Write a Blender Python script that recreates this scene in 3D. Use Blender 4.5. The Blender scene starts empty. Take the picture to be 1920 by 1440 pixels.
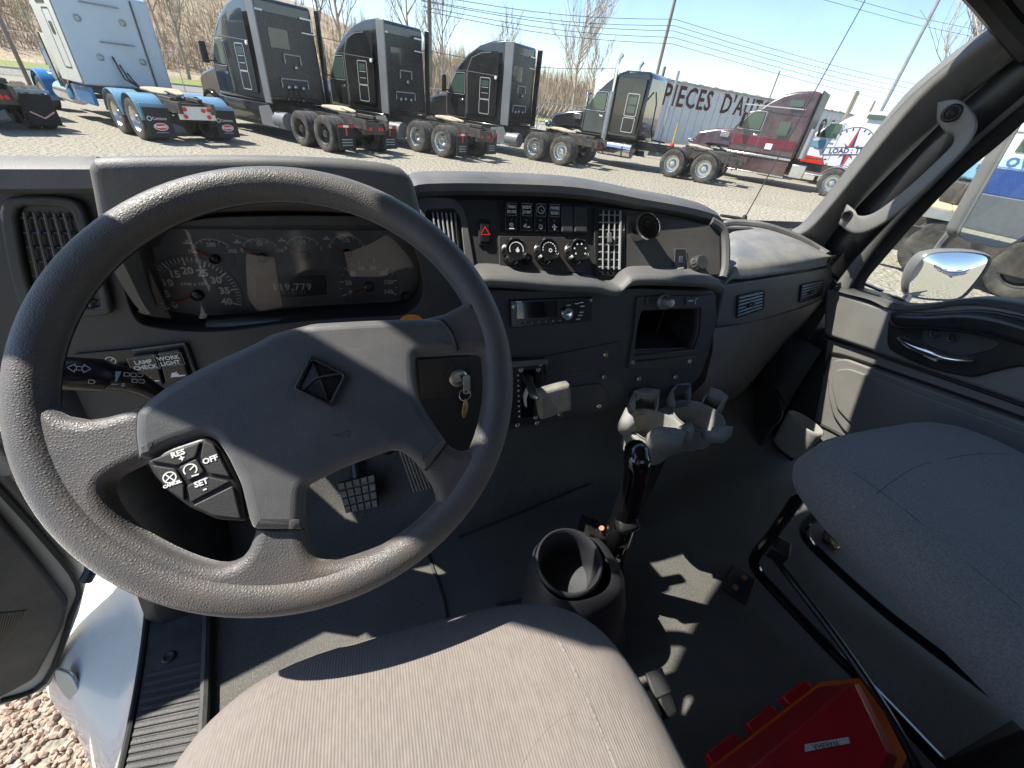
import bpy, bmesh, math, random
from mathutils import Vector as V, Matrix, Quaternion
from mathutils.geometry import tessellate_polygon
R = math.radians
random.seed(11)
sc = bpy.context.scene
COL = sc.collection

# ------------------------------------------------------------------ camera
CAM = V((0, 0, 2.1)); FPX = 760.0
YAW, PIT, ROLL = R(21.5), R(35), R(7)
_f = V((math.sin(YAW)*math.cos(PIT), math.cos(YAW)*math.cos(PIT), -math.sin(PIT)))
_r0 = V((math.cos(YAW), -math.sin(YAW), 0)); _u0 = _r0.cross(_f)
_r = _r0*math.cos(ROLL) + _u0*math.sin(ROLL); _u = _r.cross(_f)
cd = bpy.data.cameras.new('camera'); cam = bpy.data.objects.new('camera', cd); COL.objects.link(cam)
cd.sensor_width = 36; cd.lens = 36*FPX/1920; cd.clip_start = 0.02; cd.clip_end = 2000
cam.matrix_world = Matrix((( _r.x,_u.x,-_f.x,CAM.x),(_r.y,_u.y,-_f.y,CAM.y),(_r.z,_u.z,-_f.z,CAM.z),(0,0,0,1)))
sc.camera = cam

# ------------------------------------------------------------------ sky, sun, exposure
SUN = V((-.335, .145, .50)).normalized()          # towards the sun
w = bpy.data.worlds.new('World'); sc.world = w; w.use_nodes = True
nt = w.node_tree; bg = nt.nodes['Background']
sky = nt.nodes.new('ShaderNodeTexSky'); sky.sky_type = 'NISHITA'; sky.sun_disc = False
sky.sun_elevation = math.asin(SUN.z); sky.sun_rotation = math.atan2(SUN.x, SUN.y)
sky.altitude = 50; sky.air_density = 1.0; sky.dust_density = .25; sky.ozone_density = 2.6
nt.links.new(sky.outputs[0], bg.inputs[0]); bg.inputs[1].default_value = .12
sl = bpy.data.lights.new('sun', 'SUN'); sl.energy = 5.0; sl.angle = R(.53); sl.color = (1, .95, .86)
so = bpy.data.objects.new('sun', sl); COL.objects.link(so)
so.rotation_mode = 'QUATERNION'; so.rotation_quaternion = SUN.to_track_quat('Z', 'Y'); so.location = SUN*60
vs = sc.view_settings; vs.view_transform = 'Standard'; vs.look = 'None'; vs.exposure = 1.10; vs.gamma = 1
vs.use_curve_mapping = False
sc.cycles.max_bounces = 8; sc.cycles.transparent_max_bounces = 12; sc.cycles.caustics_reflective = False
sc.cycles.caustics_refractive = False

# ------------------------------------------------------------------ pixel helpers (photo is 1920x1440)
def ray(x, y): return (_f*FPX + _r*(x-960) + _u*(720-y)).normalized()
def at(x, y, ax, val):
    d = ray(x, y); return CAM + d*((val-CAM['xyz'.index(ax)])/d['xyz'.index(ax)])
class Plane:
    """a real plane in the place: origin, right, up; p() finds where a sight line meets it"""
    def __init__(s, o, u, v):
        s.o = V(o); s.u = V(u).normalized(); v = V(v); s.v = (v - s.u*v.dot(s.u)).normalized(); s.n = s.u.cross(s.v)
        s.M = Matrix(((s.u.x,s.v.x,s.n.x,s.o.x),(s.u.y,s.v.y,s.n.y,s.o.y),(s.u.z,s.v.z,s.n.z,s.o.z),(0,0,0,1)))
    def p(s, x, y, h=0.0):
        d = ray(x, y); q = CAM + d*(((s.o+s.n*h-CAM).dot(s.n))/d.dot(s.n)) - s.o
        return (q.dot(s.u), q.dot(s.v))
    def ps(s, pts, h=0.0): return [s.p(x, y, h) for x, y in pts]
    def w(s, a, b, c=0.0): return s.o + s.u*a + s.v*b + s.n*c
    def off(s, c): return Plane(s.o+s.n*c, s.u, s.v)

# ------------------------------------------------------------------ materials
MATS = {}
def mat(name, col, rough=.5, metal=0.0, var=.0, vscale=8.0, bump=.0, bscale=200.0, btype='NOISE', spec=.5, coat=0.0, sheen=0.0,
        col2=None, dust=0.0, dcol=(.42,.37,.30), dscale=6.0, stretch=None, emit=None, detail=3.0, bdist=.002):
    if name in MATS: return MATS[name]
    m = bpy.data.materials.new(name); m.use_nodes = True; t = m.node_tree; N = t.nodes; L = t.links
    b = N['Principled BSDF']
    def I(k, v):
        if k in b.inputs: b.inputs[k].default_value = v
    I('Base Color', (*col, 1)); I('Roughness', rough); I('Metallic', metal); I('Specular IOR Level', spec); I('Coat Weight', coat); I('Sheen Weight', sheen); I('Sheen Roughness', .45)
    tc = N.new('ShaderNodeTexCoord'); src = tc.outputs['Object']
    if stretch:
        mp = N.new('ShaderNodeMapping'); mp.inputs['Scale'].default_value = stretch; L.new(src, mp.inputs[0]); src = mp.outputs[0]
    cout = None
    if var or col2:
        n = N.new('ShaderNodeTexNoise'); n.inputs['Scale'].default_value = vscale; n.inputs['Detail'].default_value = detail
        n.inputs['Roughness'].default_value = .65; L.new(src, n.inputs['Vector'])
        rp = N.new('ShaderNodeValToRGB'); rp.color_ramp.elements[0].position = .32; rp.color_ramp.elements[1].position = .68
        c2 = col2 or tuple(min(1, c*(1+var)) for c in col); c1 = col if col2 else tuple(c*(1-var) for c in col)
        rp.color_ramp.elements[0].color = (*c1, 1); rp.color_ramp.elements[1].color = (*c2, 1)
        L.new(n.outputs['Fac'], rp.inputs[0]); cout = rp.outputs[0]
        rr = N.new('ShaderNodeMapRange'); rr.inputs['To Min'].default_value = max(.03, rough-.1); rr.inputs['To Max'].default_value = min(1, rough+.12)
        L.new(n.outputs['Fac'], rr.inputs[0]); L.new(rr.outputs[0], b.inputs['Roughness'])
    if dust:
        n = N.new('ShaderNodeTexNoise'); n.inputs['Scale'].default_value = dscale; n.inputs['Detail'].default_value = 8
        n.inputs['Roughness'].default_value = .7; L.new(tc.outputs['Object'], n.inputs['Vector'])
        rp = N.new('ShaderNodeMapRange'); rp.inputs['From Min'].default_value = .38; rp.inputs['From Max'].default_value = .78
        rp.inputs['To Max'].default_value = dust; L.new(n.outputs['Fac'], rp.inputs[0])
        mx = N.new('ShaderNodeMix'); mx.data_type = 'RGBA'; L.new(rp.outputs[0], mx.inputs[0])
        if cout: L.new(cout, mx.inputs[6])
        else: mx.inputs[6].default_value = (*col, 1)
        mx.inputs[7].default_value = (*dcol, 1); cout = mx.outputs[2]
    if cout: L.new(cout, b.inputs['Base Color'])
    if bump:
        if btype == 'VORONOI':
            n = N.new('ShaderNodeTexVoronoi'); n.feature = 'DISTANCE_TO_EDGE'; n.inputs['Scale'].default_value = bscale; o = n.outputs['Distance']
        elif btype == 'WAVE':
            n = N.new('ShaderNodeTexWave'); n.inputs['Scale'].default_value = bscale; n.inputs['Distortion'].default_value = .0; n.inputs['Detail'].default_value = 2; o = n.outputs['Fac']
        else:
            n = N.new('ShaderNodeTexNoise'); n.inputs['Scale'].default_value = bscale; n.inputs['Detail'].default_value = 3; o = n.outputs['Fac']
        L.new(src, n.inputs['Vector'])
        bp = N.new('ShaderNodeBump'); bp.inputs['Strength'].default_value = bump; bp.inputs['Distance'].default_value = bdist
        L.new(o, bp.inputs['Height']); L.new(bp.outputs[0], b.inputs['Normal'])
    if emit:
        I('Emission Color', (*emit[0], 1)); I('Emission Strength', emit[1])
    MATS[name] = m; return m
def glassmat(name, tint, refl=.06, rough=.0, dirt_haze=0.0):
    """thin pane: see-through with a mirror share that grows at grazing angles"""
    m = bpy.data.materials.new(name); m.use_nodes = True; t = m.node_tree; N = t.nodes; L = t.links
    N.remove(N['Principled BSDF']); out = N['Material Output']
    tr = N.new('ShaderNodeBsdfTransparent'); tr.inputs[0].default_value = (*tint, 1)
    gl = N.new('ShaderNodeBsdfGlossy'); gl.inputs['Roughness'].default_value = rough
    lw = N.new('ShaderNodeFresnel'); lw.inputs[0].default_value = 1.0 + refl*8
    mx = N.new('ShaderNodeMixShader'); L.new(lw.outputs[0], mx.inputs[0]); L.new(tr.outputs[0], mx.inputs[1]); L.new(gl.outputs[0], mx.inputs[2])
    last = mx
    if dirt_haze:
        df = N.new('ShaderNodeBsdfDiffuse'); df.inputs[0].default_value = (.7,.68,.62,1)
        tc = N.new('ShaderNodeTexCoord'); n = N.new('ShaderNodeTexNoise'); n.inputs['Scale'].default_value = 9; n.inputs['Detail'].default_value = 9
        L.new(tc.outputs['Object'], n.inputs['Vector'])
        rp = N.new('ShaderNodeMapRange'); rp.inputs['From Min'].default_value = .45; rp.inputs['From Max'].default_value = .8; rp.inputs['To Max'].default_value = dirt_haze; rp.inputs['To Min'].default_value = dirt_haze*.22  # speckled dirt, plus an even pale film put in as haze
        L.new(n.outputs['Fac'], rp.inputs[0]); m2 = N.new('ShaderNodeMixShader')
        L.new(rp.outputs[0], m2.inputs[0]); L.new(mx.outputs[0], m2.inputs[1]); L.new(df.outputs[0], m2.inputs[2]); last = m2
    L.new(last.outputs[0], out.inputs[0]); return m

# ------------------------------------------------------------------ mesh helpers
def smooth(pts, n=4, closed=True):
    out = []; k = len(pts)
    for i in range(k if closed else k-1):
        p = [pts[(i+j) % k] if closed else pts[max(0, min(k-1, i+j))] for j in (-1, 0, 1, 2)]
        for s in range(n):
            t = s/n
            out.append(tuple(.5*((2*p[1][c]) + (p[2][c]-p[0][c])*t + (2*p[0][c]-5*p[1][c]+4*p[2][c]-p[3][c])*t*t + (3*p[1][c]-p[0][c]-3*p[2][c]+p[3][c])*t**3) for c in range(len(p[1]))))
    if not closed: out.append(tuple(pts[-1]))
    return out
def rrect(x0, y0, x1, y1, r, n=4):
    if x0 > x1: x0, x1 = x1, x0
    if y0 > y1: y0, y1 = y1, y0
    r = min(r, (x1-x0)/2*.99, (y1-y0)/2*.99); out = []
    for cx, cy, a in ((x1-r, y0+r, -90), (x1-r, y1-r, 0), (x0+r, y1-r, 90), (x0+r, y0+r, 180)):
        for i in range(n+1): t = R(a+90*i/n); out.append((cx+r*math.cos(t), cy+r*math.sin(t)))
    return out
def circ(cx, cy, r, n=24, a0=0, a1=360):
    full = abs(a1-a0) >= 360
    return [(cx+r*math.cos(R(a0+(a1-a0)*i/(n if full else n-1))), cy+r*math.sin(R(a0+(a1-a0)*i/(n if full else n-1)))) for i in range(n)]
def roundpoly(pts, r, n=4):
    """round every corner of a polygon by radius r"""
    out = []; k = len(pts)
    for i in range(k):
        p = V(pts[i]); a = V(pts[i-1]); b = V(pts[(i+1) % k]); da = (a-p); db = (b-p)
        ra = min(r, da.length*.45, db.length*.45)
        if da.length < 1e-9 or db.length < 1e-9: continue
        A = p+da.normalized()*ra; B = p+db.normalized()*ra
        for s in range(n+1):
            t = s/n; q = A*(1-t)**2 + p*2*t*(1-t) + B*t*t; out.append(tuple(q))
    return out

class MB:
    def __init__(s): s.v = []; s.f = []
    def add(s, vs, fs):
        o = len(s.v); s.v += [V(x) for x in vs]; s.f += [tuple(i+o for i in f) for f in fs]; return s
    def box(s, c, size, M=None, taper=None):
        x, y, z = (k/2 for k in size); c = V(c); tx, ty = taper or (1, 1)
        vs = [V((a*x*(tx if k > 0 else 1), b*y*(ty if k > 0 else 1), k*z)) for k in (-1, 1) for a, b in ((-1,-1),(1,-1),(1,1),(-1,1))]
        vs = [c + ((M @ q) if M else q) for q in vs]
        return s.add(vs, [(3,2,1,0),(4,5,6,7),(0,1,5,4),(1,2,6,5),(2,3,7,6),(3,0,4,7)])
    def rings(s, rings, closed=True, caps=True):
        n = len(rings[0]); vs = [p for r in rings for p in r]; fs = []
        for i in range(len(rings)-1):
            for j in range(n if closed else n-1):
                a, b = i*n+j, i*n+(j+1) % n; fs.append((a, b, b+n, a+n))
        if caps and closed:
            fs.append(tuple(range(n-1, -1, -1))); fs.append(tuple((len(rings)-1)*n+j for j in range(n)))
        return s.add(vs, fs)
    def tube(s, path, r, n=10, caps=True, flat=1.0, up=None):
        path = [V(p) for p in path]; rs = r if isinstance(r, (list, tuple)) else [r]*len(path); rings = []; ref = up
        for i, p in enumerate(path):
            t = (path[min(i+1, len(path)-1)]-path[max(i-1, 0)]).normalized()
            if ref is None: ref = V((0,0,1)) if abs(t.z) < .9 else V((1,0,0))
            a = t.cross(V(ref)).normalized(); b = a.cross(t).normalized(); ref = b
            rings.append([p + a*rs[i]*math.cos(2*math.pi*j/n) + b*rs[i]*flat*math.sin(2*math.pi*j/n) for j in range(n)])
        return s.rings(rings, True, caps)
    def lathe(s, prof, M=None, n=24, a0=0, a1=360):
        """profile of (radius, height) turned about local z"""
        full = abs(a1-a0) >= 360; m = n if full else n+1; rings = []
        for r, h in prof:
            rr = [V((r*math.cos(R(a0+(a1-a0)*j/n)), r*math.sin(R(a0+(a1-a0)*j/n)), h)) for j in range(m)]
            rings.append([(M @ q) if M else q for q in rr])
        o = MB(); o.rings(rings, full, False)
        if full:
            if prof[0][0] > 1e-6: o.f.append(tuple(range(n-1, -1, -1)))
            if prof[-1][0] > 1e-6: o.f.append(tuple((len(prof)-1)*n+j for j in range(n)))
        return s.add(o.v, o.f)
    def grid(s, rows): return s.rings(rows, False, False)
    def prism(s, outline, M, h0, h1):
        """outline (2D) extruded along local z of M from h0 to h1"""
        n = len(outline); lo = [M @ V((a, b, h0)) for a, b in outline]; hi = [M @ V((a, b, h1)) for a, b in outline]
        fs = [(i, (i+1) % n, (i+1) % n+n, i+n) for i in range(n)]
        tris = tessellate_polygon([[V((a, b, 0)) for a, b in outline]])
        area = sum(outline[i][0]*outline[(i+1) % n][1]-outline[(i+1) % n][0]*outline[i][1] for i in range(n))
        for t in tris:
            a, b, c = (V(outline[k]) for k in t)
            if ((b-a).cross(c-a) if isinstance((b-a).cross(c-a), float) else 0) < 0: t = t[::-1]
            fs.append(tuple(i+n for i in t)); fs.append(tuple(t[::-1]))
        if area < 0: fs[:n] = [f[::-1] for f in fs[:n]]
        return s.add(lo+hi, fs)
    def mesh(s, name):
        me = bpy.data.meshes.new(name); me.from_pydata([tuple(p) for p in s.v], [], s.f); me.validate(); me.update()
        return me
    def build(s, name, m, parent=None, sharp=35, bevel=0, seg=2, subsurf=0, solid=0, kind=None, label=None):
        me = s.mesh(name); return put(name, me, m, parent, sharp, bevel, seg, subsurf, solid, kind, label)

def put(name, me, m, parent=None, sharp=35, bevel=0, seg=2, subsurf=0, solid=0, kind=None, label=None):
    if m: me.materials.clear(); me.materials.append(m)
    if sharp:
        me.shade_smooth()
        try: me.set_sharp_from_angle(angle=R(sharp))
        except Exception: pass
    o = bpy.data.objects.new(name, me); COL.objects.link(o)
    if parent:
        o.parent = parent; o.matrix_parent_inverse = MW[parent.name].inverted() if parent.name in MW else Matrix()
    if solid:
        k = o.modifiers.new('solid', 'SOLIDIFY'); k.thickness = solid; k.offset = -1
    if bevel:
        k = o.modifiers.new('bevel', 'BEVEL'); k.width = bevel; k.segments = seg; k.limit_method = 'ANGLE'; k.angle_limit = R(40); k.harden_normals = False
    if subsurf:
        k = o.modifiers.new('subsurf', 'SUBSURF'); k.levels = subsurf; k.render_levels = subsurf
    if kind: o['kind'] = kind
    if label: o['label'] = label
    return o
MW = {}
def thing(name, label, cat, loc=(0, 0, 0), group=None):
    o = bpy.data.objects.new(name, None); COL.objects.link(o); o.location = loc; o.empty_display_size = .05
    o['label'] = label; o['category'] = cat
    if group: o['group'] = group
    MW[o.name] = Matrix.Translation(loc); return o
def tag(o, label, cat, group=None):
    o['label'] = label; o['category'] = cat
    if group: o['group'] = group
    return o
def struct(o): o['kind'] = 'structure'; return o
def copy_tree(o, parent=None):
    c = o.copy(); COL.objects.link(c)
    if parent: c.parent = parent; c.matrix_parent_inverse = o.matrix_parent_inverse.copy()
    for ch in o.children: copy_tree(ch, c)
    return c
_dg_objs = []
def curve_mesh(splines, extrude, bevel, res=3, offset=0.0):
    c = bpy.data.curves.new('tmp', 'CURVE'); c.dimensions = '2D'; c.fill_mode = 'BOTH'; c.extrude = max(extrude, 0); c.bevel_depth = bevel
    c.bevel_resolution = res; c.offset = offset
    for pts in splines:
        s = c.splines.new('POLY'); s.points.add(len(pts)-1); s.use_cyclic_u = True
        for i, p in enumerate(pts): s.points[i].co = (p[0], p[1], 0, 1)
    o = bpy.data.objects.new('tmp', c); me = bpy.data.meshes.new_from_object(o); bpy.data.objects.remove(o); bpy.data.curves.remove(c)
    return me
def plate(name, splines, pl, h0, h1, m, parent=None, bevel=.0, res=3, sharp=35, **kw):
    """filled outline(s) with holes on a plane, from height h0 to h1 above it, edges rounded by bevel"""
    if not isinstance(splines[0][0], (tuple, list)): splines = [splines]
    d = abs(h1-h0); bevel = min(bevel, d/2*.98)
    me = curve_mesh(splines, d/2-bevel, bevel, res, -bevel if bevel else 0)
    me.transform(pl.M @ Matrix.Translation((0, 0, (h0+h1)/2)))
    return put(name, me, m, parent, sharp, **kw)
def text(name, s, pl, a, b, size, m, parent=None, h=.0006, rot=0, align='CENTER', sx=1.0, depth=.0002, bold=0.0, alignY='CENTER', spacing=1.0):
    c = bpy.data.curves.new('tmp', 'FONT'); c.body = s; c.size = size; c.align_x = align; c.align_y = alignY; c.extrude = depth; c.offset = bold
    c.space_character = spacing; c.resolution_u = 2
    o = bpy.data.objects.new('tmp', c); me = bpy.data.meshes.new_from_object(o); bpy.data.objects.remove(o); bpy.data.curves.remove(c)
    me.transform(pl.M @ Matrix.Translation((a, b, h)) @ Matrix.Rotation(R(rot), 4, 'Z') @ Matrix.Diagonal((sx, 1, 1, 1)))
    return put(name, me, m, parent, 0)
def strip(pts, width, closed=False):
    """2D polyline as a ribbon outline list of quads (for printed lines)"""
    quads = []
    k = len(pts)
    for i in range(k if closed else k-1):
        a = V(pts[i]); b = V(pts[(i+1) % k]); d = (b-a)
        if d.length < 1e-9: continue
        n = V((-d.y, d.x)).normalized()*width/2; e = d.normalized()*width*.3
        quads.append([a+n-e, a-n-e, b-n+e, b+n+e])
    return quads
def prints(name, quads, pl, m, parent=None, h=.0008):
    """printed marks: flat quads just proud of a surface"""
    mb = MB()
    for i, q in enumerate(quads): mb.add([pl.w(p[0], p[1], h + (i % 7)*1e-5) for p in q], [tuple(range(len(q)))])
    return mb.build(name, m, parent, 0)
# ================================================================== MATERIALS
M_dark   = mat('dark_dash_plastic', (.036,.036,.037), .55, bump=.25, bscale=900, var=.15, vscale=14, dust=.05, dscale=9)
M_grey   = mat('grey_trim_plastic', (.092,.093,.095), .52, bump=.3, bscale=800, var=.08, vscale=9, dust=.25, dscale=7)
M_pdash  = mat('blue_grey_dash', (.135,.140,.142), .5, bump=.25, bscale=800, var=.07, vscale=9, dust=.2, dscale=7)
M_pad    = mat('dusty_grey_pad', (.150,.155,.162), .55, bump=.35, bscale=700, var=.1, dust=.55, dscale=13, dcol=(.40,.35,.27))
M_pillar = mat('pillar_trim', (.155,.15,.142), .55, bump=.2, bscale=900, var=.05, dust=.15)
M_door   = mat('door_trim', (.165,.161,.152), .52, bump=.25, bscale=900, var=.07, dust=.15, dscale=5)
M_black  = mat('black_plastic', (.012,.012,.013), .4, bump=.12, bscale=900, var=.2, dust=.04)
M_satin  = mat('satin_black', (.016,.016,.017), .28, var=.15, vscale=20)
M_gloss  = mat('gloss_black', (.006,.006,.007), .08, coat=.6)
M_rubber = mat('black_rubber', (.015,.015,.015), .75, bump=.3, bscale=500)
M_wheel  = mat('grained_wheel_skin', (.060,.060,.062), .50, sheen=.3, spec=.55, bump=.55, bscale=400, btype='VORONOI', bdist=.0012, var=.08, vscale=20, dust=.38, dscale=11, dcol=(.22,.155,.11))
M_hub    = mat('grained_hub_skin', (.060,.061,.065), .50, sheen=.3, spec=.6, bump=.35, bscale=560, btype='VORONOI', bdist=.0008, var=.08, vscale=18, dust=.12, dscale=14)
M_white  = mat('white_print', (.75,.76,.74), .6, var=.08)
M_dim    = mat('dim_grey_print', (.30,.31,.31), .6, var=.1)
M_red    = mat('red_needle', (.62,.03,.02), .35, var=.08)
M_orange = mat('orange_sticker', (.85,.30,.03), .5, var=.08)
M_chrome = mat('chrome', (.72,.73,.74), .12, metal=1, var=.04)
M_steel  = mat('worn_steel', (.42,.41,.39), .35, metal=1, var=.15, vscale=40)
M_brass  = mat('brass_key', (.75,.55,.22), .28, metal=1, var=.1, vscale=60)
M_mat    = mat('rubber_floor_mat', (.064,.061,.056), .65, bump=.9, bscale=520, col2=(.115,.110,.099), vscale=6, detail=12, dust=.8, dscale=190, dcol=(.17,.16,.14), bdist=.003)
M_mat2   = mat('clean_rubber_edge', (.025,.026,.028), .6, bump=.3, bscale=300, var=.2, dust=.15)
M_liner  = mat('roof_liner', (.075,.074,.072), .9, bump=.2, bscale=400, var=.05)
M_paint  = mat('white_body_paint', (.80,.80,.77), .25, coat=.5, var=.03, vscale=3, dust=.25, dscale=4, dcol=(.45,.40,.32))
M_glass  = glassmat('windshield_glass', (.97,.985,.98), .055, 0, .15)
M_sideg  = glassmat('side_glass', (.94,.97,.95), .055, 0, .03)
M_lens   = glassmat('cluster_lens', (.97,.97,.98), .055)
M_galv = mat('galvanised_steel', (.40,.41,.41), .45, metal=.7, var=.1, vscale=3)
M_mirror = mat('mirror_glass', (.86,.88,.88), .015, metal=1)

# ================================================================== CAB SHELL
XR, XL = 1.37, -.56
ZF = 1.10
fl = MB()
ys = [-1.0, -.6, -.2, .2, .5, .68, .74]; xs = [-.46, -.2, .1, .4, .7, 1.0, 1.46]
fl.grid([[V((x, y, ZF)) for x in xs] for y in ys] + [[V((x, .80, ZF+.05)) for x in xs], [V((x, 1.02, ZF+.40)) for x in xs], [V((x, 1.10, ZF+.75)) for x in xs]])
struct(fl.build('cab_floor', M_mat, sharp=60))
sh = MB()   # outer floor pan below the mat, closes the cab from underneath
sh.box((.42, .05, ZF-.06), (1.86, 2.1, .08)); struct(sh.build('floor_pan', M_black))
# roof, header, rear wall
HD = [(-.52,.70,2.70), (-.2,.86,2.67), (.2,.95,2.61), (.6,.94,2.55), (.9,.90,2.49), (1.12,.82,2.42), (1.25,.74,2.355), (1.31,.66,2.29)]
HDs = [V((p[0], p[1]-.055*(1 if p[0] < .8 else max(-.6, 1-(p[0]-.8)*3.4)), p[2])) for p in smooth(HD, 4, False)]
rf = MB()
rf.grid([[V((p.x, -1.0, p.z+.03)) for p in HDs], [V((p.x, .2, p.z+.06)) for p in HDs], [V((p.x, p.y-.12, p.z+.03)) for p in HDs], [p for p in HDs],
         [p+V((0,.04,.05)) for p in HDs], [V((p.x, .2, p.z+.14)) for p in HDs], [V((p.x, -1.0, p.z+.11)) for p in HDs]])
struct(rf.build('cab_roof', M_liner, sharp=40))
hd = MB(); hd.tube([p+V((0,.0,-.012)) for p in HDs], .022, 8); struct(hd.build('windshield_header_trim', M_black))
bw = MB(); bw.box((.42, -1.04, 1.45), (1.9, .06, .8)); bw.box((-.3, -1.04, 2.2), (.46, .06, .75)); bw.box((1.14, -1.04, 2.2), (.46, .06, .75)); bw.box((.42,-1.04,2.5), (1.9,.06,.25))
struct(bw.build('cab_rear_wall', M_liner))
sw = MB(); sw.box((XR+.06, -.62, 1.5), (.08, .8, .95)); sw.box((XR+.02, -.9, 2.15), (.10, .25, .6)); struct(sw.build('rear_side_wall', M_door))
swl = MB(); swl.box((XL-.03, -.66, 1.55), (.08, .78, 1.0)); swl.box((XL-.02, -.64, 2.38), (.08, .74, .75)); struct(swl.build('rear_side_wall', M_door))
# firewall
fw = MB(); fw.box((.42, 1.16, 1.42), (1.9, .05, .78)); struct(fw.build('firewall', M_black))
cw = MB(); cw.box((.42, 1.22, 1.76), (1.86, .10, .10)); struct(cw.build('cowl', M_black))

jb = MB(); jb.box((1.44,.95,1.33), (.04,.55,.50)); jb.box((1.425,.98,1.60), (.09,.30,.28)); struct(jb.build('door_jamb', M_dark))
# left windshield pillar
lp = MB()
def lsec(z, yf, yr, x): return [V((x-.05, yf+.02, z)), V((x+.03, yf, z)), V((x+.05, yr+.03, z)), V((x+.02, yr, z)), V((x-.06, yr, z))]
lp.rings([lsec(1.75, 1.15, .92, -.72), lsec(1.95, .96, .80, -.68), lsec(2.15, .66, .53, -.54), lsec(2.4, .590, .51, -.50), lsec(2.6, .570, .495, -.50), lsec(2.72, .56, .48, -.50)])
struct(lp.build('windshield_pillar', M_pillar, sharp=50, bevel=.01))

# right windshield pillar, with grab handle
rp = thing('passenger_windshield_pillar', 'light grey windshield pillar beside the passenger door window', 'pillar', at(1520,470,'x',1.3))
fr = [(1468,447), (1510,432), (1560,378), (1640,277), (1720,178), (1800,108), (1868,58), (1902,38)]
bk = [(1538,474), (1556,446), (1598,392), (1668,314), (1742,244), (1818,178), (1882,128), (1940,84)]
m1 = [((a[0]*.62+b[0]*.38), (a[1]*.62+b[1]*.38)) for a, b in zip(fr, bk)]
A = [at(x, y, 'x', 1.235+.006*i) for i, (x, y) in enumerate(fr)]
B = [at(x, y, 'x', 1.262+.004*i) for i, (x, y) in enumerate(m1)]
C2 = [at(x, y, 'x', 1.325+.002*i) for i, (x, y) in enumerate(bk)]
pm = MB()
rows = []
for a, b, c in zip(A, B, C2):
    prof = smooth([tuple(a+V((.03,.05,0))), tuple(a), tuple(b), tuple(c), tuple(c+V((.06,.01,0)))], 4, False)
    rows.append([V(q) for q in prof])
rows2 = []
k = len(rows[0])
for j in range(k):
    col = smooth([tuple(r[j]) for r in rows], 3, False); rows2.append([V(q) for q in col])
pm.grid(rows2[::-1]); pm.build('trim', M_pillar, rp, sharp=60, solid=.02)
# black gap channel behind the handle, light strip and door-frame seal
gap = [(1500,520),(1560,458),(1640,372),(1740,272),(1820,190),(1945,82)]
def pband(pts_a, xa, pts_b, xb, m, name, par, solid=.02):
    mb = MB(); mb.grid([[at(x, y, 'x', xa) for x, y in smooth(pts_a, 4, False)], [at(x, y, 'x', xb) for x, y in smooth(pts_b, 4, False)]])
    return mb.build(name, m, par, solid=solid)
# handle
PHn = Plane(at(1680,340,'x',1.285), at(1790,200,'x',1.285)-at(1580,420,'x',1.285), V((0,1,.3)))
def hp(x, y, X): return at(x, y, 'x', X)
hb = MB(); rows = []
HL = [(1758,192,1.268),(1794,186,1.250),(1822,205,1.246),(1833,232,1.244),(1822,262,1.240),(1790,300,1.236),(1738,352,1.236),(1690,396,1.240),(1650,424,1.245),(1618,438,1.252),(1594,436,1.262),(1572,420,1.276)]
HR = [(1756,226,1.272),(1772,248,1.262),(1786,252,1.258),(1789,262,1.256),(1782,276,1.252),(1752,306,1.248),(1704,350,1.248),(1662,384,1.250),(1632,402,1.254),(1610,404,1.260),(1603,394,1.272),(1588,382,1.280)]
hl = [V(q) for q in smooth([tuple(at(*q[:2],'x',q[2])) for q in HL], 4, False)]; hr = [V(q) for q in smooth([tuple(at(*q[:2],'x',q[2])) for q in HR], 4, False)]
for a_, b_ in zip(hl, hr):
    m_ = (a_+b_)/2; n_ = (CAM-m_).normalized(); wv = (b_-a_)/2; th_ = .013
    rows.append([m_ + wv*math.copysign(abs(math.cos(t))**.6, math.cos(t)) + n_*th_*math.copysign(abs(math.sin(t))**.6, math.sin(t)) for t in [2*math.pi*j/16 for j in range(16)]])
hb.rings(rows, True, True); gh = hb.build('grab_handle', M_door, rp, sharp=60)
for x, y, X, s in ((1784,212,1.232,.92), (1588,404,1.252,.70)):
    c = hp(x, y, X); n = (CAM-c).normalized(); q = n.to_track_quat('Z', 'Y').to_matrix().to_4x4(); Mx = Matrix.Translation(c) @ q
    mb = MB(); mb.lathe([(.019*s,-.01), (.019*s,.001), (.016*s,.003), (.0125*s,.003), (.0115*s,-.004), (.0,-.004)], Mx, 20); bz = mb.build('handle_boss', M_black, gh)
    mb = MB(); mb.lathe([(.0105*s,-.005), (.0105*s,-.001), (.0055*s,.0005), (.0045*s,-.003), (0,-.003)], Mx, 12); mb.build('screw', M_black, gh)

# windshield and its rubber edge
ws = MB()
top = [p+V((0,.01,-.0)) for p in HDs]; n = len(top); bot = []
for i in range(n):
    t = i/(n-1); x = -.68+2.05*t; bot.append(V((x, 1.20-.24*(2*t-1)**4, 1.90)))
ws.grid([[b*(1-s)+t*s + V((0,.03*math.sin(math.pi*s),0)) for b, t in zip(bot, top)] for s in [j/8 for j in range(9)]])
o = ws.build('windshield', M_glass, sharp=0); o.data.shade_smooth(); tag(o, 'clear front windshield above the dashboard', 'windshield')

# ================================================================== DASHBOARD
dash = thing('dashboard', 'dark grey truck dashboard running across the cab under the windshield', 'dashboard', (.4,.8,1.5))
PU = Plane((0,.72,1.824), (1,0,0), (0,.08,.11))
PL = Plane((0,.70,1.785), (1,0,0), (0,.30,1))
PB = Plane((0,.68,1.80), (1,0,0), (0,.10,1))
PC = Plane((0,.735,1.80), (1,0,0), (0,0,1))
PH = Plane((0,.63,1.9), (1,0,0), (0,0,1))
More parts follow.
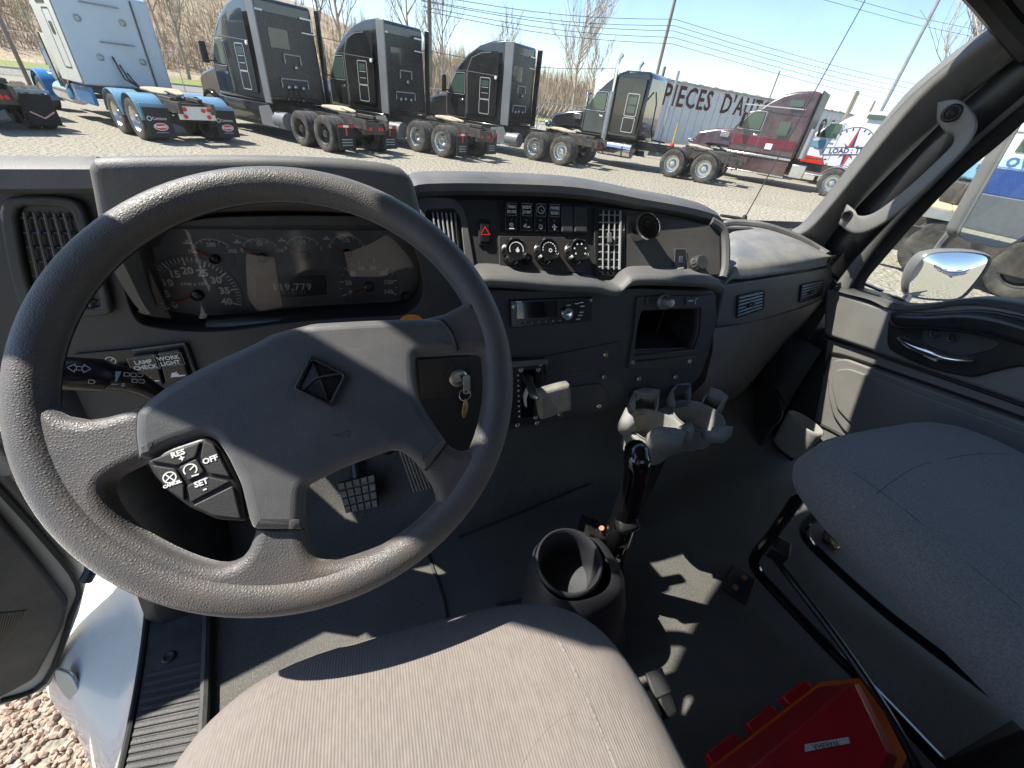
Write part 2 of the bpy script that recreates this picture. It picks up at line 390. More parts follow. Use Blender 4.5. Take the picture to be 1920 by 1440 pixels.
# upper centre face
ou = PU.ps([(776,372),(900,372),(1100,382),(1235,398),(1330,420),(1352,436),(1357,470),(1356,512),(1350,522),(1200,524),(1030,520),(905,514),(812,560),(790,520)])
plate('centre_face', roundpoly(ou, .012), PU, -.03, 0, M_dark, dash, bevel=.004)
# top hood lip with the dash top running to the windshield
lip = [(772,352),(800,346),(900,345),(1050,350),(1130,360),(1200,374),(1280,388),(1335,402),(1352,414),(1362,440)]
rows = []
for i, (x, y) in enumerate(smooth(lip, 3, False)):
    p = at(x, y, 'y', .79); dx = 0
    rows.append([p+V((0,.045,-.028)), p+V((0,.006,-.020)), p+V((0,-.006,-.010)), p+V((0,-.004,.002)), p+V((0,.012,.009)), p+V((0,.05,.013)), V((p.x*.98+.01,1.12,1.90)), V((p.x*.98+.01,1.13,1.82))])
hm = MB(); hm.rings([list(c) for c in zip(*rows)], False, False); hm.build('centre_hood', M_grey, dash, sharp=50)
# raised right end cheek of the centre stack (rounded frame)
ck = MB(); pth = [PU.w(*PU.p(x, y), .004) for x, y in smooth([(1330,416),(1350,430),(1357,455),(1357,500),(1352,522)], 4, False)]
ck.tube(pth, .010, 8); ck.build('cheek_edge', M_grey, dash)
# ledge under the switches
lg = [(868,560),(880,532),(905,521),(960,523),(1040,530),(1120,534),(1145,541),(1165,541),(1180,528),(1200,520),(1280,521),(1345,526),(1360,536)]
rows = []
for x, y in smooth(lg, 3, False):
    p = at(x, y, 'y', .662)
    rows.append([V((p.x*1.08-.003, .735, p.z+.001)), p+V((.004,.05,.0)), p+V((0,.016,.001)), p+V((0,.004,-.002)), p+V((0,0,-.007)), p+V((0,.002,-.015)), p+V((0,.010,-.022)), p+V((0,.05,-.026))])
lm = MB(); lm.rings([list(c) for c in zip(*rows)], False, False); lm.build('ledge', M_grey, dash, sharp=55)
# lower face with the cubby opening
ol = PL.ps([(840,540),(1000,545),(1200,540),(1340,545),(1345,600),(1330,660),(1313,706),(1285,735),(1180,762),(1040,792),(960,806),(860,820)])
cub = roundpoly(PL.ps([(1204,583),(1310,579),(1308,622),(1297,652),(1190,654),(1196,610)]), .006)
plate('lower_face', [roundpoly(ol, .012), cub], PL, -.02, 0, M_dark, dash, bevel=.003)
cb = MB(); ins = [PL.w(a, b, -.012) for a, b in cub]; cen = sum(ins, V())/len(ins)
back = [p*.86+cen*.14 + V((0,.13,.01)) for p in ins]
cb.rings([ins, back], True, False); cb.add(back, [tuple(range(len(back)))]); cb.build('cubby_liner', M_black, dash)
dv = MB(); dv.box(PL.w(*PL.p(1262,615), -.09), (.004,.08,.10)); dv.build('cubby_rib', M_black, dash)
fr_ = plate('cubby_frame', [roundpoly(PL.ps([(1192,555),(1340,552),(1332,625),(1305,692),(1175,690),(1186,625)]), .008), roundpoly(PL.ps([(1200,581),(1312,576),(1310,624),(1299,655),(1187,657),(1193,612)]), .006)], PL, .0, .006, M_dark, dash, bevel=.002)
for ys_ in ((664,668),(676,680)):
    a = PL.p(1187, ys_[0]); b = PL.p(1300, ys_[0]); mb = MB(); mb.box(PL.w((a[0]+b[0])/2, a[1], .006), (b[0]-a[0], .004, .004)); mb.build('cubby_step', M_satin, dash)
# access panel seams (recessed strips) and screws
plate('access_panel', roundpoly(PL.ps([(1018,668),(1160,640),(1157,684),(1022,704)]), .003), PL, 0, .0035, M_dark, dash, bevel=.0015)
plate('knee_panel', roundpoly(PL.ps([(985,740),(1055,726),(1122,718),(1135,730),(1142,765),(1040,786),(975,796)]), .004), PL, 0, .0035, M_dark, dash, bevel=.0015)
for x, y in ((1058,717),(1131,706),(1121,760),(1049,776),(1134,664),(1264,706),(1185,678),(1290,676),(1196,709)):
    mb = MB(); mb.lathe([(.0058,.0), (.0058,.0025), (.0045,.0042), (.0018,.0042), (.0015,.002), (0,.002)], Matrix.Translation(PL.w(*PL.p(x, y), .003)) @ PL.M.to_3x3().to_4x4(), 12); mb.build('screw', M_steel if y != 664 else M_brass, dash)
# passenger side: pad, vent face, lower wrap
A0 = at(1362,570,'y',.735); B0 = at(1556,528,'y',.845)
PV = Plane(A0, V((B0.x-A0.x, B0.y-A0.y, 0)), (0,.12,1))
pf = PV.ps([(1358,534),(1450,520),(1530,506),(1560,498),(1563,520),(1556,552),(1540,566),(1450,594),(1362,618),(1340,622)])
plate('vent_face', roundpoly(pf, .008), PV, -.05, 0, M_pdash, dash, bevel=.005)
padf = [(1352,540),(1368,524),(1395,523),(1450,515),(1510,505),(1548,498)]; padb = [(1352,432),(1368,424),(1400,424),(1440,430),(1500,451),(1556,484)]
rows = []
fz = [PV.w(*PV.p(x, y), .004) for x, y in smooth(padf, 3, False)]
bz = []
for i, (x, y) in enumerate(smooth(padb, 3, False)):
    t = i/(len(fz)-1); bz.append(at(x, y, 'y', 1.06-.22*t**2))
for a, b in zip(fz, bz):
    top_ = a*.93+b*.07; top_.z = a.z+.024
    prof = smooth([tuple(a+V((0,.01,-.004))), tuple(a+V((0,-.002,.003))), tuple(a+V((0,.003,.016))), tuple(a*.9+b*.1+V((0,0,.026))), tuple(a*.5+b*.5+V((0,0,.018))), tuple(b), tuple(b+V((0,.12,-.02)))], 3, False)
    rows.append([V(q) for q in prof])
pm = MB(); pm.rings([list(c) for c in zip(*rows)], False, False); pm.build('passenger_pad', M_pad, dash, sharp=60)
rl = MB(); rl.tube([b+V((0,.012,.006)) for b in bz], .011, 8); rl.build('pad_rear_rail', M_grey, dash)
wr = [[at(x, y, 'y', Y) for x, y, Y in r] for r in (
    [(1338,616,.70),(1400,606,.752),(1460,590,.785),(1520,571,.82),(1556,553,.842)],
    [(1336,660,.685),(1390,650,.745),(1450,628,.80),(1515,592,.84),(1556,557,.856)],
    [(1322,715,.67),(1385,692,.75),(1453,648,.83),(1515,602,.865),(1556,561,.875)],
    [(1290,748,.665),(1375,744,.77),(1453,665,.87),(1520,606,.895),(1556,563,.90)],
    [(1240,752,.80),(1375,750,.95),(1453,668,1.0),(1520,608,1.0),(1556,564,1.0)])]
wm = MB(); wm.grid([[V(q) for q in smooth([tuple(p) for p in r], 4, False)] for r in wr]); wm.build('lower_wrap', M_pdash, dash, sharp=60)
def slat_vent(name, corners, pl, nslat, par, m_frame, m_slat, knob=True, vert=0):
    """opening with a dark box, a frame and single slats; corners are pixels TL TR BR BL"""
    c = pl.ps(corners); cx = sum(p[0] for p in c)/4; cy = sum(p[1] for p in c)/4
    v_ = plate(name, roundpoly(c, .006), pl, -.002, .0015, M_gloss if False else M_black, par)
    k2 = [(cx+(p[0]-cx)*1.10, cy+(p[1]-cy)*1.10) for p in c]
    plate('vent_frame', [roundpoly(k2, .008), roundpoly(c, .006)], pl, 0, .006, m_frame, v_, bevel=.002)
    for i in range(nslat):
        t = (i+.5)/nslat
        l = V(c[0]).lerp(V(c[3]), t); r_ = V(c[1]).lerp(V(c[2]), t); mid = (l+r_)/2
        mb = MB(); Mr = pl.M.to_3x3() @ Matrix.Rotation(math.atan2(r_.y-l.y, r_.x-l.x), 3, 'Z') @ Matrix.Rotation(R(-25), 3, 'X')
        mb.box(pl.w(mid.x, mid.y, .003), ((r_-l).length*.99, (V(c[0])-V(c[3])).length/nslat*.42, .003), Mr); mb.build('slat', m_slat, v_)
    for i in range(vert):
        t = (i+.5)/vert
        a = V(c[0]).lerp(V(c[1]), t); b = V(c[3]).lerp(V(c[2]), t); mid = (a+b)/2
        mb = MB(); Mr = pl.M.to_3x3() @ Matrix.Rotation(math.atan2(b.y-a.y, b.x-a.x), 3, 'Z'); mb.box(pl.w(mid.x, mid.y, .0065), ((b-a).length, .0024, .004), Mr); mb.build('vane', m_slat, v_)
    if knob:
        mb = MB(); mb.box(pl.w(cx, cy, .011), (.008,.012,.009), pl.M.to_3x3()); mb.build('vent_tab', M_grey, v_, bevel=.002)
    return v_
slat_vent('side_vent', [(1383,555),(1429,545),(1427,578),(1381,594)], PV, 6, dash, M_dark, M_satin)
slat_vent('side_vent', [(1502,534),(1541,526),(1537,553),(1498,566)], PV, 6, dash, M_dark, M_satin)
# small speaker grille at the dash corner
gc = PV.off(.004); gq = gc.p(1557,490)
for i in range(3):
    for j in range(3):
        mb = MB(); mb.box(gc.w(gq[0]-.012+.012*i, gq[1]-.012+.012*j, 0), (.009,.009,.008), PV.M.to_3x3()); mb.build('grille_peg', M_black, dash)
dk_ = MB(); dk_.box((.10, 1.03, 1.845), (1.36, .40, .05)); dk_.box((.10,.86,1.80), (1.36,.12,.05)); dk_.box((1.08, 1.06, 1.70), (.62, .34, .05)); dk_.box((.42,1.0,1.70), (1.8,.02,.30)); dk_.build('dash_leak_block', M_dark, dash)  # hidden slabs added to stop sun leaking through the hollow dash
# ------------------------------------------------------------------ left side of the dashboard
bo = roundpoly(PB.ps([(-60,345),(60,345),(160,345),(240,420),(760,420),(812,470),(880,560),(905,640),(905,720),(600,760),(420,800),(200,790),(-60,760)]), .01)
clus = smooth(PB.ps([(222,473),(232,530),(242,570),(256,600),(280,612),(346,621),(430,620),(565,603),(700,594),(757,590),(786,570),(794,540),(788,500),(772,451),(748,429),(710,411),(600,408),(477,409),(382,414),(300,432),(240,450)]), 3)
plate('driver_face', [bo, clus], PB, -.012, 0, M_dark, dash, bevel=.002)
lin = MB(); c0 = [PB.w(a, b, -.004) for a, b in clus]; c1 = [V((p.x*.985, .742, p.z)) for p in c0]; lin.rings([c0, c1], True, False); lin.build('cluster_well', M_black, dash)
arch_o = [(158,318),(165,304),(185,298),(300,295),(480,294),(640,300),(735,312),(765,330),(778,352),(790,400),(800,440)]
arch_i = [(770,440),(752,424),(710,404),(600,392),(480,390),(360,394),(285,408),(240,430),(222,470),(230,520),(250,585),(262,612),(246,628),(226,600),(204,520),(176,410)]
ao = smooth(PH.ps(arch_o), 3, False) + smooth(PH.ps(arch_i), 3, False)
bh = plate('binnacle_hood', ao, PH.off(0), -.30, 0, M_grey, dash, bevel=.014, res=4)
for v_ in bh.data.vertices:
    k = max(0, v_.co.y-.65)
    if v_.co.z > 1.9: v_.co.z -= k*.36
    else: v_.co.y += (1.9-v_.co.z)*.42
# left outer dash top and left vent
lt = MB(); rows = []
for x in (-80, 0, 60, 120, 150, 168):
    a = at(x, 322, 'y', .66); rows.append([a+V((0,.03,-.03)), a+V((0,0,-.018)), a+V((0,.004,.002)), a+V((0,.03,.012)), V((a.x,1.12,1.90))])
lt.rings([list(c) for c in zip(*rows)], False, False); lt.build('side_hood', M_grey, dash, sharp=55)
PVL = PB.off(.006)
lvo = smooth(PVL.ps([(8,378),(60,366),(130,370),(158,388),(172,430),(196,510),(210,570),(206,588),(150,592),(60,590),(30,540),(10,450)]), 3)
lvi = smooth(PVL.ps([(38,392),(80,386),(128,390),(140,405),(152,440),(176,510),(190,560),(186,574),(150,576),(80,576),(58,530),(42,450)]), 3)
vt = plate('defrost_vent', lvi, PB, .001, .003, M_black, dash)
plate('vent_bezel', [lvo, lvi], PB, .0, .012, M_dark, vt, bevel=.004)
for i in range(5):
    t = (i+.5)/5
    a = PB.w(*V(PB.p(44,396)).lerp(V(PB.p(136,398)), t), .008); b = PB.w(*V(PB.p(80,572)).lerp(V(PB.p(186,572)), t), .008)
    mb = MB(); mb.tube([a, b], .0018, 6); mb.build('vane', M_grey, vt)
for i in range(7):
    t = (i+.5)/7
    a = PB.w(*V(PB.p(42,392)).lerp(V(PB.p(80,576)), t), .006); b = PB.w(*V(PB.p(134,394)).lerp(V(PB.p(188,574)), t), .006)
    mb = MB(); mb.tube([a, b], .0016, 6); mb.build('slat', M_satin, vt)
# vent right of the wheel, with lighter surround
PUs = PU.off(.0)
plate('vent_surround', [roundpoly(PU.ps([(783,370),(850,374),(868,390),(876,420),(892,515),(815,565),(800,500)]), .008), roundpoly(PU.ps([(797,394),(850,392),(862,408),(874,520),(822,548),(806,480)]), .006)], PU, 0, .005, M_grey, dash, bevel=.002)
vt = plate('centre_vent', roundpoly(PU.ps([(803,400),(850,398),(858,412),(868,512),(826,535),(812,480)]), .005), PU, .001, .003, M_black, dash)
for i in range(6):
    t = (i+.5)/6
    a = PU.w(*V(PU.p(806,402)).lerp(V(PU.p(856,402)), t), .007); b = PU.w(*V(PU.p(828,530)).lerp(V(PU.p(866,516)), t), .007)
    mb = MB(); mb.tube([a, b], .0016, 6); mb.build('vane', M_steel if i == 5 else M_dim, vt)
# tall vent right of the knobs
plate('vent_surround', [roundpoly(PU.ps([(1111,388),(1170,394),(1168,520),(1113,518)]), .008), roundpoly(PU.ps([(1120,396),(1162,398),(1160,511),(1119,510)]), .005)], PU, 0, .006, M_black, dash, bevel=.002)
vt = plate('centre_vent', roundpoly(PU.ps([(1120,396),(1162,398),(1160,511),(1119,510)]), .005), PU, .001, .003, M_black, dash)
for i in range(4):
    t = i/3
    a = PU.w(*V(PU.p(1127,398)).lerp(V(PU.p(1159,399)), t), .009); b = PU.w(*V(PU.p(1126,507)).lerp(V(PU.p(1157,508)), t), .009)
    mb = MB(); mb.tube([a, b], .0028 if i == 3 else .0016, 6); mb.build('vane', M_dim, vt)
for i in range(8):
    t = (i+.5)/8
    a = PU.w(*V(PU.p(1121,398)).lerp(V(PU.p(1120,509)), t), .006); b = PU.w(*V(PU.p(1161,399)).lerp(V(PU.p(1159,510)), t), .006)
    mb = MB(); mb.tube([a, b], .0016, 6); mb.build('slat', M_dim, vt)
mb = MB(); mb.box(PU.w(*PU.p(1137,450), .012), (.009,.022,.008), PU.M.to_3x3()); mb.build('vent_tab', M_grey, vt, bevel=.002)

# ------------------------------------------------------------------ switches and knobs on the centre stack
def qbox(name, corners, pl, h0, h1, m, par, r=.002, bevel=.0015, label=None):
    return plate(name, roundpoly(pl.ps(corners), r), pl, h0, h1, m, par, bevel=bevel, label=label)
hz = thing('hazard_switch', 'black hazard switch with a red triangle beside the switch row', 'switch', PU.w(*PU.p(908,437)))
qbox('bezel', [(896,412),(919,412),(920,461),(897,461)], PU, 0, .004, M_black, hz, .002)
qbox('rocker', [(899,417),(916,417),(917,456),(900,456)], PU, .003, .008, M_satin, hz, .002)
ta = PU.p(908,438); tri = [(ta[0]+.010*math.sin(R(a)), ta[1]+.010*math.cos(R(a))) for a in (0,120,240)]
prints('triangle', strip(tri, .0014, True), PU, M_red, hz, .0085)
bank = thing('switch_bank', 'black switch housing with four rockers and two blanks above the heater knobs', 'switch panel', PU.w(*PU.p(1017,412)))
qbox('housing', [(934,379),(1099,386),(1100,443),(935,440)], PU, .0, .003, M_black, bank, .002)
tx = [('TRANS','MODE'),('BODY','DUMP'),None,('POWER','REGEN')]
SWX = [(945,966),(973,994),(999.5,1020.5),(1025,1046)]
SW = []
for i, (x0, x1) in enumerate(SWX):
    y0 = 383+i*.9; y1 = 434+i*.7
    s = thing('rocker_switch', ['black rocker switch reading TRANS MODE, first in the bank','black rocker switch with a dump truck symbol, second in the bank','black rocker switch with two round symbols, third in the bank','black rocker switch reading POWER REGEN, fourth in the bank'][i], 'switch', PU.w(*PU.p((x0+x1)/2, y1)), 'rocker switches on the centre stack')
    q = PU.ps([(x0,y0),(x1,y0+1),(x1+1,y1+1),(x0+1,y1)])
    # rocker: wedge whose upper half stands proud
    t0, t1 = PU.w(*q[0], .0125), PU.w(*q[1], .0125); b0, b1 = PU.w(*q[3], .006), PU.w(*q[2], .006)
    m0, m1_ = PU.w(*V(q[0]).lerp(V(q[3]), .48), .0065), PU.w(*V(q[1]).lerp(V(q[2]), .48), .0065)
    bs = [PU.w(*p, .001) for p in q]; bm0, bm1 = PU.w(*V(q[0]).lerp(V(q[3]), .48), .001), PU.w(*V(q[1]).lerp(V(q[2]), .48), .001)
    mb = MB(); mb.add([t0,t1,m1_,m0,b1,b0,bs[0],bs[1],bm1,bm0,bs[2],bs[3]], [(3,2,1,0),(5,4,2,3),(0,1,7,6),(5,11,10,4),(3,0,6,9),(5,3,9,11),(1,2,8,7),(2,4,10,8)]); mb.build('rocker', M_satin, s, bevel=.0012)
    up = Plane(t0, t1-t0, t0-m0); lo = Plane(m0, m1_-m0, m0-b0); W = (t1-t0).length; H = (t0-m0).length; H2 = (m0-b0).length
    fr2 = rrect(W*.10, -H*.94, W*.92, -H*.10, .001)
    prints('label_frame', strip(fr2, .0006, True), up, M_dim, s, .0007)
    if tx[i]:
        for j, wd in enumerate(tx[i]): text('lettering', wd, up, W*.5, -H*(.36+.34*j), H*.30, M_white, s, .0007, sx=W*.66/(H*.30*len(wd)*.62), bold=.0001)
    else: prints('symbol', strip(circ(W*.5, -H*.5, H*.26, 14), .0009, True)+strip([(W*.5,-H*.5),(W*.58,-H*.6)], .001), up, M_white, s, .0007)
    prints('indicator', [[(W*.46,-H2*.28),(W*.56,-H2*.28),(W*.56,-H2*.20),(W*.46,-H2*.20)]], lo, M_dim, s, .0007)
    sy = -H2*.68; cxx = W*.48
    if i == 0: qd = strip(circ(cxx, sy+.002, .0035, 14), .0012, True)+[[(cxx-.005,sy-.006),(cxx+.005,sy-.006),(cxx+.005,sy-.0042),(cxx-.005,sy-.0042)],[(cxx-.002,sy+.001),(cxx+.002,sy+.001),(cxx+.002,sy+.003),(cxx-.002,sy+.003)]]
    elif i == 1: qd = [[(cxx-.006,sy-.002),(cxx-.001,sy-.002),(cxx-.001,sy+.002),(cxx-.006,sy+.002)],[(cxx-.003,sy+.001),(cxx,sy+.001),(cxx,sy+.005),(cxx-.003,sy+.004)],[(cxx,sy-.003),(cxx+.007,sy-.003),(cxx+.007,sy+.001),(cxx,sy-.001)]]
    elif i == 2: qd = strip(circ(cxx, sy, .004, 14), .001, True)+strip([(cxx,sy-.002),(cxx,sy+.002)], .001)
    else: qd = strip([(cxx,sy-.005),(cxx,sy+.005)], .0028)+[[(cxx-.006,sy),(cxx-.002,sy-.003),(cxx-.002,sy+.003)],[(cxx+.006,sy),(cxx+.002,sy+.003),(cxx+.002,sy-.003)]]
    prints('symbol', qd, lo, M_white, s, .0007)
for i, (x0, x1) in enumerate(((1049,1071),(1073,1097))):
    s = qbox('switch_blank', [(x0,388+i),(x1,389+i),(x1+1,439),(x0+1,438)], PU, .002, .009, M_dark, bank, .003, .003)
hp_ = thing('heater_control', 'black heater panel with three ribbed rotary knobs', 'heater control', PU.w(*PU.p(1018,505)))
qbox('panel', [(934,443),(1097,446),(1096,512),(936,508)], PU, .0, .0035, mat('control_panel_brown', (.040,.034,.032), .5, var=.1, bump=.15, bscale=900), hp_, .002)
for i, (x, y) in enumerate(((965,471),(1026,471),(1083,472))):
    c = PU.p(x, y, .016); Mx = PU.M @ Matrix.Translation((c[0], c[1], .003))
    prof = [(.0245,0),(.0245,.004),(.0225,.006),(.0218,.022),(.0205,.0255),(.0195,.026),(.0188,.0245),(.0165,.0245),(.016,.0235),(0,.0235)]
    mb = MB(); mb.lathe(prof, Mx, 32); kb = mb.build('knob', M_satin, hp_)
    for j in range(20):   # grip ribs
        a = R(j*18); mb = MB(); mb.box(Mx @ V((.0226*math.cos(a), .0226*math.sin(a), .0135)), (.0016,.0022,.015), PU.M.to_3x3() @ Matrix.Rotation(a, 3, 'Z')); mb.build('rib', M_satin if j % 3 else M_dim, kb)
    mb = MB(); a = R((165,215,215)[i]); mb.box(Mx @ V((.0222*math.cos(a), .0222*math.sin(a), .020)), (.006,.005,.009), PU.M.to_3x3() @ Matrix.Rotation(a, 3, 'Z')); mb.build('pointer', M_white, kb, bevel=.0006)
    Pk = Plane(Mx @ V((0,0,.0238)), PU.u, PU.v)
    if i < 2:
        arc = [(.0135*math.cos(R(t)), .0135*math.sin(R(t))) for t in range(-20, 201, 11)]
        prints('scale', [q for j, q in enumerate(strip(arc, .0016)) if i == 0 or j % 2 == 0], Pk, M_white, kb, .0004)
        prints('symbol', strip(circ(.002,-.002,.003,10), .0016, True) + ([[(0,-.004),(.004,-.004),(.004,.004),(.002,.004)]] if i == 0 else []), Pk, M_white, kb, .0005)
    else:
        prints('symbol', [[(.0125*math.cos(R(t))-.0018,.0125*math.sin(R(t))-.0016),(.0125*math.cos(R(t))+.0018,.0125*math.sin(R(t))-.0016),(.0125*math.cos(R(t))+.0012,.0125*math.sin(R(t))+.0020),(.0125*math.cos(R(t))-.0012,.0125*math.sin(R(t))+.0014)] for t in (-35,15,70,115,165,215)], Pk, M_white, kb, .0004)
c = PU.p(988,486,.01); mb = MB(); mb.lathe([(.010,0),(.0098,.012),(.009,.014),(.006,.014),(0,.0135)], PU.M @ Matrix.Translation((c[0],c[1],.003)), 18); b_ = mb.build('push_button', M_satin, hp_)
Pk = Plane(PU.w(c[0], c[1], .0168), PU.u, PU.v); prints('symbol', [[(-.003,-.002+.0025*j),(.003,-.002+.0025*j),(.003,-.001+.0025*j),(-.003,-.001+.0025*j)] for j in range(3)], Pk, M_dim, b_, .0004)
# gauge panel
plate('gauge_panel', roundpoly(PU.ps([(1172,404),(1235,408),(1335,424),(1348,440),(1349,516),(1172,517)]), .008), PU, .0, .003, mat('gauge_panel_grey', (.062,.056,.053), .6, bump=.3, bscale=900, var=.1, dust=.12), dash, bevel=.0015)
ga = thing('pressure_gauge', 'round chrome-rimmed pressure gauge on the centre stack', 'gauge', PU.w(*PU.p(1214,425)))
c = PU.p(1214,425,.03); Mx = PU.M @ Matrix.Translation((c[0],c[1],.002))
mb = MB(); mb.lathe([(.026,0),(.026,.028),(.0285,.029),(.0295,.031),(.0285,.0345),(.026,.0345),(.0245,.032),(.0245,.030)], Mx, 36); mb.f.pop(); mb.build('bezel', M_chrome, ga)
mb = MB(); mb.lathe([(.0255,.0315),(0,.0315)], Mx, 36); mb.build('dial', M_dark, ga)
Pk = Plane(Mx @ V((0,0,.0315)), PU.u, PU.v)
prints('scale', strip([(.019*math.cos(R(t)),.019*math.sin(R(t))) for t in range(-30,211,12)], .0008) + [q for t in range(-30,211,24) for q in strip([(.017*math.cos(R(t)),.017*math.sin(R(t))),(.021*math.cos(R(t)),.021*math.sin(R(t)))], .0009)], Pk, M_dim, ga, .0003)
text('lettering', 'PSI', Pk, 0, .008, .008, M_dim, ga, .0004); prints('needle', [[(-.0015,-.002),(.001,.001),(-.016,.005)]], Pk, M_red, ga, .0012)
mb = MB(); mb.lathe([(.0250,.0338),(0,.0342)], Mx, 32); mb.build('lens', M_lens, ga)
us = thing('usb_port', 'narrow black charging port on the gauge panel', 'port', PU.w(*PU.p(1271,491)))
qbox('bezel', [(1262,468),(1283,468),(1282,514),(1260,513)], PU, .002, .007, M_black, us, .002); qbox('slot', [(1269,482),(1276,482),(1276,495),(1269,495)], PU, .0072, .0080, M_steel, us, .0005, .0003)
prints('symbol', strip([PU.p(1266,505),PU.p(1277,504)], .0015), PU, M_white, us, .0078); prints('outline', strip(rrect(*PU.p(1262.5,513),*PU.p(1281.5,469),.002), .0006, True), PU, M_dim, us, .0078)
dk = thing('dimmer_knob', 'small ribbed round knob at the right end of the gauge panel', 'knob', PU.w(*PU.p(1310,495)))
c = PU.p(1310,494,.012); Mx = PU.M @ Matrix.Translation((c[0],c[1],.002)); mb = MB(); mb.lathe([(.0185,0),(.0185,.006),(.0165,.008),(.0160,.019),(.0145,.0215),(0,.0215)], Mx, 24); mb.build('body', M_dark, dk)
for j in range(14): mb = MB(); a = R(j*360/14); mb.box(Mx @ V((.0164*math.cos(a),.0164*math.sin(a),.013)), (.0018,.003,.010), PU.M.to_3x3() @ Matrix.Rotation(a,3,'Z')); mb.build('rib', M_grey, dk)
# ------------------------------------------------------------------ lower face: radio, sockets, brake lever
rd = thing('radio', 'black car radio with a silver volume knob in the centre stack', 'radio', PL.w(*PL.p(1030,610)))
qbox('fascia', [(954,562),(1109,556),(1107,601),(956,614)], PL, .0, .008, M_satin, rd, .003, .002)
qbox('display', [(966,566),(1043,563),(1043,592),(966,597)], PL, .0082, .0092, M_gloss, rd, .002, .0005)
c = PL.p(1062,588,.012); Mx = PL.M @ Matrix.Translation((c[0],c[1],.008)); mb = MB(); mb.lathe([(.0135,0),(.013,.010),(.0115,.012),(.007,.012),(0,.0105)], Mx, 24); mb.build('volume_knob', M_chrome, rd)
for x in range(6):
    qbox('preset_button', [(975+13*x,602-x),(986+13*x,601-x),(986+13*x,606-x),(975+13*x,607-x)], PL, .008, .0095, M_black, rd, .001, .0004)
    a = PL.p(981+13*x, 604-x*.9); text('lettering', str(x+1), PL, a[0], a[1], .005, M_white, rd, .0102)
for k_, (x, y) in enumerate(((1086,566),(1088,573),(1086,584),(1084,590),(1080,597),(1078,568),(1062,571))):
    qbox('button', [(x-6,y-2),(x+6,y-2.4),(x+6,y+2),(x-6,y+2.4)], PL, .008, .0098, M_satin, rd, .0008, .0004); a = PL.p(x, y); prints('mark', [[(a[0]-.005,a[1]-.0008),(a[0]+.004,a[1]-.0008),(a[0]+.005,a[1]+.0012),(a[0]-.005,a[1]+.0008)]], PL, M_white, rd, .0102)
for x, y in ((1104,562),(959,574)):
    mb = MB(); mb.lathe([(.003,0),(.003,.002),(0,.002)], PL.M @ Matrix.Translation((*PL.p(x,y),.008)), 10); mb.build('screw', M_steel, rd)
a = PL.p(964,566); prints('mark', [[(a[0],a[1]),(a[0]+.012,a[1]),(a[0]+.012,a[1]+.002),(a[0],a[1]+.002)],[(a[0],a[1]-.006),(a[0]+.008,a[1]-.006),(a[0]+.008,a[1]-.004),(a[0],a[1]-.004)]], PL, M_white, rd, .0086)
sk = thing('power_socket', 'silver capped power socket above the open cubby', 'socket', PL.w(*PL.p(1247,567)))
c = PL.p(1247,566,.012); Mx = PL.M @ Matrix.Translation((c[0],c[1],.004)); mb = MB(); mb.lathe([(.017,0),(.0165,.006),(.013,.008),(.0125,.018),(.011,.024),(.008,.030),(0,.031)], Mx, 24); mb.build('cap', mat('grey_alloy', (.36,.34,.31), .4, metal=.6, var=.2, vscale=60), sk)
qbox('cover', [(1280,557),(1306,555),(1306,569),(1281,571)], PL, .006, .009, M_black, sk, .002, .0006)
prints('symbol', strip([PL.p(1286,563),PL.p(1294,563)], .0025)+strip([PL.p(1298,569),PL.p(1299,560),PL.p(1303,558)], .0015), PL, M_white, sk, .0096)
mb = MB(); mb.lathe([(.009,0),(.009,.003),(.006,.003),(0,.001)], PL.M @ Matrix.Translation((*PL.p(1212,563),.006)), 16); mb.build('blank_plug', M_black, sk)
# parking brake lever with its slotted plate
pb = thing('parking_brake', 'parking brake lever with grey rubber grip in a black slotted plate', 'lever', PL.w(*PL.p(985,735)))
qbox('slot_plate', [(950,670),(1015,671),(1012,700),(1006,790),(968,794),(950,790)], PL, .0, .014, M_black, pb, .004, .002)
lipm = MB(); lipm.box(PL.w(*PL.p(985,676), .018), (.085,.012,.006), PL.M.to_3x3()); lipm.build('plate_lip', M_grey, pb, bevel=.001)
qbox('slot', [(975,690),(1000,688),(996,776),(972,780)], PL, .0142, .0150, M_gloss, pb, .004, .0003)
for k_ in range(9):
    x, y = 967+.3*k_, 700+9.5*k_; mb = MB(); mb.lathe([(.0022,0),(.0022,.001),(0,.001)], PL.M @ Matrix.Translation((*PL.p(x,y),.014)), 8); mb.build('dot', M_white, pb)
for x, y in ((1008,679),(972,690),(1004,690),(1000,778),(966,792),(1002,788)):
    mb = MB(); mb.lathe([(.005,0),(.005,.002),(.003,.0035),(0,.003)], PL.M @ Matrix.Translation((*PL.p(x,y),.014)), 10); mb.build('screw', M_steel, pb)
hs = at(990,715,'y',.61); he = at(1003,742,'y',.560)
mb = MB(); mb.tube([PL.w(*PL.p(990,705), .0), hs, he, at(1012,745,'y',.552)], [.011,.010,.011,.010], 10, flat=.6); mb.build('stem', M_steel, pb)
mb = MB(); mb.tube([PL.w(*PL.p(986,770), .0), at(984,745,'y',.62), at(990,726,'y',.60)], [.006,.008,.006], 8, flat=.4); mb.build('release_arm', M_white, pb)
PGr = Plane(at(1036,748,'y',.552), (1,-.05,.12), (0,.25,1))
g0, g1 = PGr.p(1006,731), PGr.p(1067,769)
